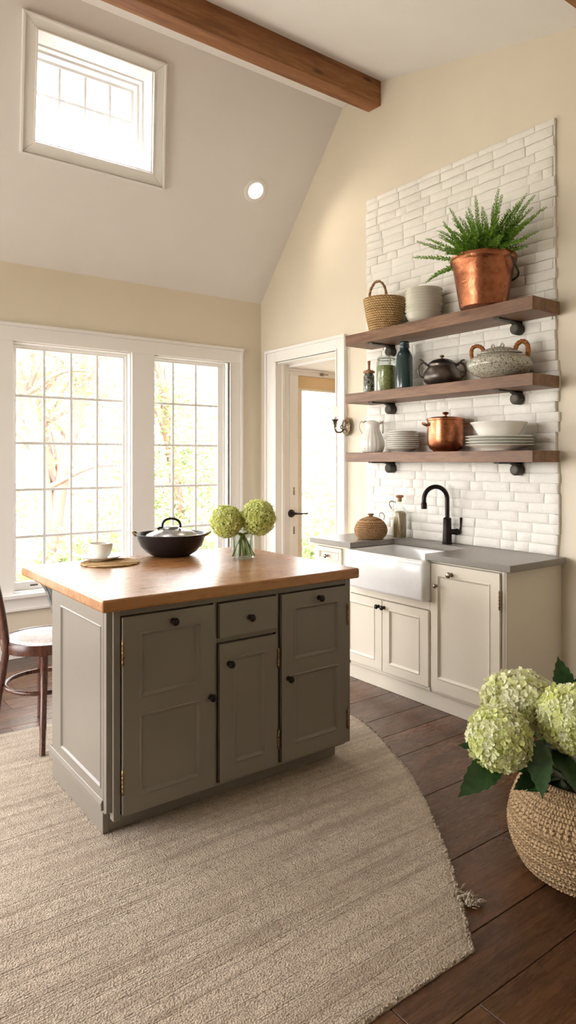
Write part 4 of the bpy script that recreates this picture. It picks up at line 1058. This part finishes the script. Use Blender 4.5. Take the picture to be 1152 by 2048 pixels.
# vase
VXc, VYc = 1.965, 3.03
t = thing('glass_vase', 'clear cylindrical glass vase of water on the island holding lime hydrangeas', 'vase', (VXc, VYc, IZ))
mb = MB(); mb.lathe([(0, 0), (.054, 0), (.059, .005), (.059, .152), (.061, .160), (.059, .162), (.056, .152), (.055, .012), (.045, .008), (0, .008)], (VXc, VYc, IZ), 56); obj('vase_glass', mb, M['clear'], t, smooth=40)
mb = MB(); mb.lathe([(0, .0085), (.044, .0085), (.0545, .0125), (.0545, .088), (0, .088)], (VXc, VYc, IZ), 48); obj('water', mb, M['water'], t, smooth=40)

def petal_ball(mb, c, R, N, ps, seed, squash=1.0, jitter=.08, axis=None, cup=.35):
    rr = random.Random(seed); c = Vector(c)
    ga = PI*(3-5**.5)
    for i in range(N):
        zz = 1-2*(i+.5)/N; a = ga*i; r0 = math.sqrt(max(0, 1-zz*zz))
        d = Vector((r0*math.cos(a), r0*math.sin(a), zz)); d += Vector((rr.uniform(-1,1), rr.uniform(-1,1), rr.uniform(-1,1)))*.06; d.normalize()
        Rr = R*(1+rr.uniform(-jitter, jitter)+.05*noise.noise(d*3+Vector((seed,0,0))))
        p = c+Vector((d.x*Rr, d.y*Rr, d.z*Rr*squash))
        nrm = (d+Vector((rr.uniform(-1,1), rr.uniform(-1,1), rr.uniform(-1,1)))*.35).normalized()
        u_ = nrm.orthogonal().normalized(); w_ = nrm.cross(u_); ph = rr.uniform(0, PI); sz = ps*rr.uniform(.75, 1.2)
        vs = [p]; fs = []
        np_ = 4
        for k in range(np_):
            a0 = ph+2*PI*k/np_
            def pt(rad, da, lift): 
                q = a0+da; return p+(u_*math.cos(q)+w_*math.sin(q))*rad*sz+nrm*lift*sz
            b = len(vs)
            vs += [pt(.45, -.62, .16), pt(.95, -.48, cup), pt(1.1, 0, cup*.85+rr.uniform(-.2,.2)), pt(.95, .48, cup), pt(.45, .62, .16), pt(.55, 0, .02)]
            fs += [(0, b, b+5), (b, b+1, b+2, b+5), (b+5, b+2, b+3, b+4), (0, b+5, b+4)]
        mb.add(vs, fs)
def blob(mb, c, R, squash=1):
    pr = [(R*math.sin(PI*i/12), -R*math.cos(PI*i/12)*squash) for i in range(13)]; mb.lathe(pr, c, 20)
vb = Vector((VXc, VYc, IZ))
for (hc, R, seed, lab, foot) in (((1.878, 3.055, 1.128), .080, 1, 'left lime green hydrangea bloom leaning out of the glass vase', (.03, -.02)), ((2.025, 2.975, 1.146), .089, 2, 'right, larger lime green hydrangea bloom in the glass vase', (-.03, .01))):
    t = thing('cut_hydrangea', lab, 'flower', (VXc+foot[0], VYc+foot[1], IZ+.012), 'hydrangeas in the glass vase')
    mb = MB(); petal_ball(mb, hc, R, 420, .0105, seed, 1.0, .07); petal_ball(mb, hc, R*.93, 260, .011, seed+20, 1.0, .05); obj('flower_head', mb, M['lime'], t, smooth=None)
    mb = MB(); blob(mb, hc, R*.87); obj('flower_core', mb, M['stem'], t, smooth=60)
    mb = MB(); hcv = Vector(hc)
    for j in range(6):
        ft = vb+Vector((foot[0]*1.1+random.uniform(-.03,.03), foot[1]+random.uniform(-.03,.03), .012))
        mid = vb+Vector((random.uniform(-.012,.012), random.uniform(-.012,.012), .12))
        tip = hcv+Vector((random.uniform(-.03,.03), random.uniform(-.03,.03), -R*.8))
        mb.tube(curve([ft, mid, tip], 6), .0042, 8)
    obj('stem', mb, M['stem'], t, smooth=60)

def leaf_mesh(L, W, bend=.25, serr=True, fold=.18):
    mb = MB(); n = 14; vs = []; fs = []
    for i in range(n+1):
        t_ = i/n; w_ = W*math.sin(PI*min(1, t_**.8))**.9*(1-.15*t_)
        if i == 0 or i == n: w_ = .0005
        if serr and 0 < i < n and i % 2: w_ *= .9
        x_ = L*t_; z_ = -bend*L*t_*t_
        for k in (-1, -.5, 0, .5, 1):
            vs.append((x_-(.012 if serr and i % 2 and abs(k) == 1 else 0)*.5, k*w_, z_+abs(k)*w_*fold+(.0015*math.sin(i*2.2) if abs(k) == .5 else 0)))
    for i in range(n):
        for k in range(4): fs.append((i*5+k, i*5+k+1, i*5+5+k+1, i*5+5+k))
    mb.add(vs, fs); return mb
def place_leaf(parent, base, direc, L, W, roll=0, bend=.25, face=(0,0,1)):
    d = Vector(direc).normalized(); up = Vector(face)
    y_ = up.cross(d).normalized() if abs(d.z) < .98 else Vector((0,1,0)); z_ = d.cross(y_)
    mtx = Matrix((d, y_, z_)).transposed().to_4x4() @ Matrix.Rotation(roll, 4, 'X')
    mb = leaf_mesh(L, W, bend); mb.xf(Matrix.Translation(base) @ mtx)
    return obj('leaf', mb, M['bigleaf'], parent, smooth=60)
def bigleaf():
    t = NT('hydrangea leaf'); v = t.coord(); n = t.noise(v, 40, 3)
    t.col(t.ramp(n, [(.3, (.012,.042,.012)), (.7, (.032,.09,.02))])); t.set(Roughness=.38, Specular_IOR_Level=.5); t.bump(t.noise(v, 70, 3), .5, .004); return t.m
M['bigleaf'] = bigleaf()
# small leaf under vase blooms
# ------------------------------------------------------------------ big basket with hydrangea
KX, KY = 2.270, 1.296
t = thing('floor_basket', 'large round pale seagrass basket on the dark floor at the right', 'basket', (KX, KY, 0))
pr = []; rowsN = 26
ctrl = [(.165, .004), (.205, .03), (.240, .09), (.252, .15), (.248, .21), (.228, .27), (.205, .315), (.196, .345)]
cc = prof_curve(ctrl, 24); m_ = len(cc)
for i, (r_, h) in enumerate(cc):
    ph = i/m_*rowsN*PI
    amp = .0055
    pr.append((r_+amp*abs(math.sin(ph)), h))
band = lambda h: .222 < h < .252
def bm_(a, r_, h, k):
    if r_ < .1: return r_
    row = int(k/m_*rowsN)
    tw = .0022*math.sin(a*88+row*1.7+h*160)
    if band(h): return r_-.004+ .008*max(0, math.sin(a*64))
    return r_+tw+.0015*math.sin(a*7+row)
mb = MB(); mb.lathe([(0, .004)]+pr+[(.192, .352), (.184, .352), (.178, .34)]+[(r_-.016, h) for r_, h in cc[::-12]]+[(0, .02)], (KX, KY, 0), 352, mod=bm_)
obj('basket_body', mb, M['seagrass2'], t, smooth=70)
pl = thing('hydrangea_plant', 'potted hydrangea with three cream green blooms in the floor basket', 'plant', (KX, KY, .3))
mb = MB(); mb.lathe([(0, .30), (.175, .295), (.175, .28), (0, .28)], (KX, KY, 0), 32); obj('soil', mb, M['soil'], pl)
heads = [((2.135, 1.463, .587), .125, .66, 'whitepetal', 31, 300, .029), ((1.910, 1.389, .527), .096, 1.0, 'limewhite', 32, 420, .0195), ((2.118, 1.245, .59), .106, .95, 'limewhite', 33, 400, .0205)]
for hc, R, sq_, mt_, seed, N, ps in heads:
    mb = MB(); petal_ball(mb, hc, R, N, ps, seed, sq_, .06); petal_ball(mb, hc, R*.9, N//2, ps, seed+9, sq_, .05); h_ = obj('flower_head', mb, M[mt_], pl)
    mb = MB(); blob(mb, hc, R*.84, sq_); obj('flower_core', mb, M['stem'], h_, smooth=60)
    mb = MB(); mb.tube(curve([(KX+random.uniform(-.05,.05), KY+random.uniform(-.05,.05), .29), ((KX+hc[0])/2, (KY+hc[1])/2, .42), (hc[0], hc[1], hc[2]-R*sq_*.8)], 6), .006, 8); obj('stem', mb, M['stem'], pl, smooth=60)
def lf(base, tip, W, bend=.15, roll=0, face=(-.5,-.6,.65)):
    b, e_ = Vector(base), Vector(tip); place_leaf(pl, b, e_-b, (e_-b).length, W, roll, bend, face)
lf((1.908, 1.384, 0.466), (1.711, 1.393, 0.393), .052, .06, 0)
lf((1.936, 1.425, 0.470), (1.796, 1.467, 0.508), .026, .02, 0)
lf((2.007, 1.310, 0.524), (1.904, 1.225, 0.397), .046, .05, .3)
lf((2.045, 1.344, 0.385), (1.904, 1.324, 0.386), .030, .05, -.2)
lf((2.226, 1.334, 0.595), (2.216, 1.366, 0.753), .046, .0, 0)
lf((2.200, 1.290, 0.621), (2.187, 1.238, 0.732), .045, .05, .2)
lf((2.099, 1.303, 0.470), (2.025, 1.171, 0.423), .05, .2, -.4)
for i in range(26):
    a = rr.uniform(0, 2*PI) if i < 14 else rr.uniform(PI*.8, PI*1.7); r0 = .05; r1 = rr.uniform(.13, .21); zb_ = rr.uniform(.33, .46)
    lf((KX-.05+r0*math.cos(a), KY+r0*math.sin(a), zb_), (KX-.05+r1*math.cos(a), KY+r1*math.sin(a), zb_+rr.uniform(-.02, .10)), rr.uniform(.04, .055), rr.uniform(.1, .4), rr.uniform(-.4, .4), (0,0,1))

# ------------------------------------------------------------------ rug
outl = curve([(1.637, 1.278, 0), (1.718, 1.366, 0), (1.816, 1.475, 0), (1.946, 1.626, 0), (2.111, 1.845, 0), (2.298, 2.12, 0), (2.422, 2.366, 0), (2.55, 2.657, 0), (2.60, 2.90, 0), (2.55, 3.2, 0), (2.3, 3.5, 0), (1.9, 3.69, 0), (1.4, 3.755, 0), (.9, 3.78, 0), (.3, 3.79, 0), (-.4, 3.7, 0), (-.9, 3.4, 0), (-1.1, 2.8, 0), (-1.05, 2.1, 0), (-.75, 1.6, 0), (-.45, 1.28, 0)], 14)
L0 = Vector((-.45, 1.28, 0)); L1 = Vector((1.637, 1.278, 0))
outl += [L0.lerp(L1, i/60) for i in range(1, 60)]
cen = Vector((.8, 2.45, 0)); n = len(outl); mb = MB(); vs = []; fs = []
fr_ = [0, .25, .45, .62, .76, .87, .94, .975, .99, 1.0]
for j, f_ in enumerate(fr_):
    for i, p in enumerate(outl):
        d = (p-cen).normalized(); q = cen.lerp(p, f_)
        if j >= 8: q = q + d*(noise.noise(Vector((i*.9, j, 0)))*.006+noise.noise(Vector((i*.23, 0, 0)))*.004)
        h = .008 + .0008*noise.noise(Vector((q.x*2, q.y*14, 0)))
        if j == 8: h = .0075
        if j == 9: h = .003
        vs.append((q.x, q.y, h))
for j in range(1, len(fr_)-1):
    for i in range(n): fs.append((j*n+i, j*n+(i+1) % n, (j+1)*n+(i+1) % n, (j+1)*n+i))
fs.append(tuple(n+i for i in range(n)))
b_ = len(vs)
for i in range(n): vs.append((vs[9*n+i][0], vs[9*n+i][1], .0005))
for i in range(n): fs.append((9*n+i, 9*n+(i+1) % n, b_+(i+1) % n, b_+i))
mb.add(vs, fs)
ru = thing('area_rug', 'large cream wool rug with curved edge under the island', 'rug', (.8, 2.45, 0))
obj('rug_pile', mb, M['rug'], ru, smooth=60, recalc=True)
mb = MB(); r5 = random.Random(9)
for i in range(60):      # loose tuft at the edge
    b_ = Vector((1.79+r5.uniform(-.01,.02), 1.44+r5.uniform(-.04,.04), .008)); e_ = b_+Vector((r5.uniform(.01,.045), r5.uniform(-.03,.01), r5.uniform(-.004,.016)))
    m2 = (b_+e_)/2+Vector((0,0,r5.uniform(0,.014))); mb.tube(curve([b_, m2, e_], 3), .002, 6)
obj('loose_tuft', mb, M['rug'], ru, smooth=60)
# edge loops of pile
mb = MB(); r6 = random.Random(4)
for i in range(0, n):
    p = outl[i]
    if p.x < .2 or (p.y > 3.3): continue
    for k in range(3):
        q = p.lerp(outl[(i+1) % n], r6.random()); d = (q-cen).normalized()
        c = q - d*r6.uniform(0, .012); rad = r6.uniform(.0035, .0055)
        mb.lathe([(0, -rad), (rad*.8, -rad*.5), (rad, .1*rad), (rad*.6, rad*.8), (0, rad)], (c.x, c.y, .0045+r6.uniform(0,.003)), 6)
tag(obj('edge_pile', mb, M['rug'], ru, smooth=70), kind='stuff')

# ------------------------------------------------------------------ chair
CX, CY, SZt = 1.145, 3.705, .51
ch_ = thing('bentwood_chair', 'dark bentwood chair with round worn seat behind the island at the left', 'chair', (CX, CY, 0))
mb = MB(); mb.lathe([(0, SZt-.012), (.18, SZt-.002), (.196, SZt), (.2, SZt-.004), (.2, SZt-.02), (0, SZt-.02)], (CX, CY, 0), 56); obj('seat', mb, M['seat'], ch_, smooth=50)
mb = MB(); mb.lathe([(.195, SZt-.004), (.204, SZt+.003), (.222, SZt+.001), (.228, SZt-.012), (.226, SZt-.05), (.216, SZt-.056), (.196, SZt-.056), (.195, SZt-.02)], (CX, CY, 0), 64); obj('seat_frame', mb, M['chair'], ch_, smooth=40)
angs = (-110, 168, 80, -18)
for i, dg in enumerate(angs):
    a = math.radians(dg); t0 = Vector((CX+.20*math.cos(a), CY+.20*math.sin(a), SZt-.03)); t0.xy = Vector((CX+.195*math.cos(a), CY+.195*math.sin(a)))
    far = {0: (1.025, 3.375), 1: (.893, 3.73), 2: (1.18, 3.93), 3: (1.40, 3.58)}[i]
    mb = MB(); mb.tube(curve([t0, Vector((CX+.215*math.cos(a), CY+.215*math.sin(a), .33)), Vector(((CX+.235*math.cos(a)+far[0])/2, (CY+.235*math.sin(a)+far[1])/2, .15)), Vector((far[0], far[1], .009 if far[1] < 3.74 else .001))], 6), [.019]*8+[.017]*6+[.0145]*5, 14); obj('leg', mb, M['chair'], ch_, smooth=50)
mb = MB(); hoop = []
for i in range(48):
    a = 2*PI*i/48; hoop.append((CX+.205*math.cos(a), CY+.205*math.sin(a), .265))
mb.tube(hoop, .0115, 12, True); obj('leg_hoop', mb, M['chair'], ch_, smooth=60)
b1 = Vector((CX-.195, CY+.115, 0)); b2 = Vector((CX-.222, CY-.06, 0)); out = Vector((-.85, .2, 0)).normalized()
mb = MB(); mb.tube(curve([b1+Vector((0,0,.46)), b1+Vector((0,0,.55)), b1+out*.03+Vector((0,0,.75)), b1+out*.07+Vector((0,0,.92)), (b1+b2)/2+out*.10+Vector((0,0,1.0)), b2+out*.07+Vector((0,0,.92)), b2+out*.03+Vector((0,0,.75)), b2+Vector((0,0,.55)), b2+Vector((0,0,.46))], 8), .0165, 14); obj('back_hoop', mb, M['chair'], ch_, smooth=60)
mb = MB(); c1 = b1.lerp(b2, .28); c2 = b1.lerp(b2, .72)
mb.tube(curve([c1+out*.0+Vector((0,0,.49)), c1+out*.02+Vector((0,0,.65)), c1+out*.05+Vector((0,0,.8)), (c1+c2)/2+out*.07+Vector((0,0,.88)), c2+out*.05+Vector((0,0,.8)), c2+out*.02+Vector((0,0,.65)), c2+Vector((0,0,.49))], 6), .009, 10); obj('inner_hoop', mb, M['chair'], ch_, smooth=60)

# ------------------------------------------------------------------ outdoors
mb = MB(); mb.box(-30, 30, YW+.16, 45, -.6, -.45); mb.box(-30, XL-.15, -30, YW+.16, -.6, -.45); mb.box(XL-.15, 30, -30, YB-.15, -.6, -.45); mb.box(VX1+.1, 30, YB-.15, YW+.16, -.6, -.45)
o = obj('lawn', mb, M['grass']); tag(o, 'pale green lawn outside the windows', 'grass', kind='stuff')
def tree(x_, y_, h, seed, label, crown=1.0, nleaf=2600, low=.5, trunks=2):
    t = thing('garden_tree', label, 'tree', (x_, y_, -.449), 'trees outside the windows'); rr = random.Random(seed)
    mb = MB(); tips = []
    for k in range(trunks):
        lean = Vector((rr.uniform(-.9,.9), rr.uniform(-.3,.3), 0)); p0 = Vector((x_+rr.uniform(-.2,.2), y_, -.449))
        p1 = p0+Vector((0,0,h*.3))+lean*.25; p2 = p0+Vector((0,0,h*.6))+lean*.7; p3 = p0+Vector((0,0,h*.92))+lean*1.2
        cp = curve([p0, p1, p2, p3], 6); mb.tube(cp, [.13*(1-.75*i/(len(cp)-1)) for i in range(len(cp))], 9)
        for j in range(7):
            b = cp[rr.randrange(5, len(cp)-2)]; e_ = b+Vector((rr.uniform(-1.3,1.3), rr.uniform(-.8,.8), rr.uniform(.3,1.2)))
            bc = curve([b, (b+e_)/2+Vector((0,0,.15)), e_], 4); mb.tube(bc, [.045*(1-.8*i/(len(bc)-1)) for i in range(len(bc))], 6); tips.append(e_)
        tips += [p2, p3]
    obj('trunk', mb, M['bark'], t, smooth=60)
    mb = MB(); cl = []
    for q in tips: cl.append((q, rr.uniform(.45, .85)*crown))
    for i in range(5): cl.append((Vector((x_+rr.uniform(-1.6,1.6), y_+rr.uniform(-.8,.8), low+rr.uniform(-.4,1.0))), rr.uniform(.4,.7)*crown))
    if trunks == 1:
        for i in range(16): cl.append((Vector((x_+rr.uniform(-.75,.75), y_+rr.uniform(-.6,.6), rr.uniform(.2,2.7))), rr.uniform(.35,.6)))
        cl = cl[len(tips)//2:]
    for i in range(nleaf):
        q, R = rr.choice(cl); d = Vector((rr.gauss(0,1), rr.gauss(0,1), rr.gauss(0,.8)))*R*.55; p = q+d; p.z = max(p.z, -.36)
        s_ = rr.uniform(.028, .058); u_ = Vector((rr.uniform(-1,1), rr.uniform(-1,1), rr.uniform(-1,1))).normalized(); w_ = u_.orthogonal().normalized()
        mb.add([p-u_*s_, p+w_*s_*.5, p+u_*s_, p-w_*s_*.5], [(0,1,2,3)])
    obj('foliage', mb, M['leaf'], t)
tree(2.9, 9.2, 5.0, 1, 'leaning two-stemmed tree seen through the left window', 1.0, 5200, 0, 2)
tree(4.0, 12.2, 5.0, 2, 'slender tree beside the leaning one outside the left window', 1.0, 4800, .0, 2)
tree(5.25, 9.8, 4.8, 3, 'leafy tree filling the right window', 1.15, 9500, .4, 1)
tree(.2, 12.5, 5.5, 4, 'distant pale tree at the far left of the windows', 1.2, 4000, .3, 2)
tree(8.6, 9.6, 4.6, 5, 'tree outside the glazed vestibule door', 1.2, 4500, .3, 1)
def shrub(x_, y_, R, seed, label):
    rr = random.Random(seed); mb = MB()
    for i in range(1800):
        d = Vector((rr.gauss(0,1), rr.gauss(0,1), abs(rr.gauss(0,.6)))).normalized()*R*rr.uniform(.6,1.05); p = Vector((x_, y_, -.42))+Vector((d.x, d.y, d.z*1.25)); p.z = max(p.z, -.36)
        s_ = rr.uniform(.04, .08); u_ = Vector((rr.uniform(-1,1), rr.uniform(-1,1), rr.uniform(-1,1))).normalized(); w_ = u_.orthogonal().normalized()
        mb.add([p-u_*s_, p+w_*s_*.5, p+u_*s_, p-w_*s_*.5], [(0,1,2,3)])
    o = obj('garden_shrub', mb, M['leaf']); tag(o, label, 'shrub', 'shrubs outside the windows')
for i, (x_, y_, R, lab) in enumerate([(1.6, 8.0, .8, 'low shrub outside the left window behind the teacup'), (3.2, 8.4, .9, 'low shrub outside the left window right of the teacup'), (4.7, 8.2, .9, 'low shrub outside the right window behind the pan'), (7.2, 8.2, .9, 'low shrub outside the glazed vestibule door')]): shrub(x_, y_, R, 40+i, lab)

# ------------------------------------------------------------------ light
w = bpy.data.worlds.new('sky'); sc.world = w; w.use_nodes = True; nt = w.node_tree
bg = nt.nodes['Background']; tc = nt.nodes.new('ShaderNodeTexCoord'); sx_ = nt.nodes.new('ShaderNodeSeparateXYZ'); cr = nt.nodes.new('ShaderNodeValToRGB')
nt.links.new(tc.outputs['Generated'], sx_.inputs[0]); nt.links.new(sx_.outputs[2], cr.inputs[0])
e = cr.color_ramp.elements; e[0].position = 0; e[0].color = (1,.968,.945,1); e[1].position = .6; e[1].color = (.965,.965,1,1)
nt.links.new(cr.outputs[0], bg.inputs[0]); bg.inputs[1].default_value = 10.0
def portal(nm, loc, rot, sx__, sy__):
    l = bpy.data.lights.new(nm, 'AREA'); l.shape = 'RECTANGLE'; l.size = sx__; l.size_y = sy__; l.cycles.is_portal = True
    o = bpy.data.objects.new(nm, l); COL.objects.link(o); o.location = loc; o.rotation_euler = rot
for i, (a, b) in enumerate(wins): portal('opening_daylight', ((a+b)/2, YW+.17, 1.395), (-PI/2, 0, 0), b-a, 1.85)
portal('opening_daylight', (XL-.16, 3.6, 1.45), (0, -PI/2, 0), 2.1, 2.4)  # portal for the added opening in the left wall
portal('door_daylight', (4.2, VY1+.13, 1.06), (-PI/2, 0, 0), .9, 2.1)
def lamp(nm, typ, loc, energy, col, size=.05, rot=(0,0,0), **k):
    l = bpy.data.lights.new(nm, typ); l.energy = energy; l.color = col
    if typ in ('POINT', 'SPOT'): l.shadow_soft_size = size
    for a, v in k.items(): setattr(l, a, v)
    o = bpy.data.objects.new(nm, l); COL.objects.link(o); o.location = loc; o.rotation_euler = rot; return o
lamp('sconce_light', 'POINT', (cx, cy, 1.82), 3.5, (1, .58, .28), .02)
o = lamp('recessed_lamp_light', 'SPOT', C0+Nin*.02, 12, (1,.86,.68), .05, spot_size=2.2, spot_blend=.6)
o.rotation_euler = (-Nin).to_track_quat('Z', 'Y').to_euler()

# ------------------------------------------------------------------ camera
cam = bpy.data.cameras.new('camera'); co = bpy.data.objects.new('camera', cam); COL.objects.link(co)
co.location = (0, 0, 1.45); co.rotation_euler = (PI/2, 0, -math.radians(36.74))
cam.sensor_fit = 'VERTICAL'; cam.sensor_height = 36; cam.sensor_width = 36*1152/2048
cam.lens = 1361/2048*36; cam.shift_y = -(1024-920)/2048
cam.clip_start = .05; cam.clip_end = 200
sc.camera = co
vs_ = sc.view_settings; vs_.view_transform = 'Standard'; vs_.look = 'None'; vs_.gamma = 1; vs_.use_curve_mapping = False; vs_.exposure = .62
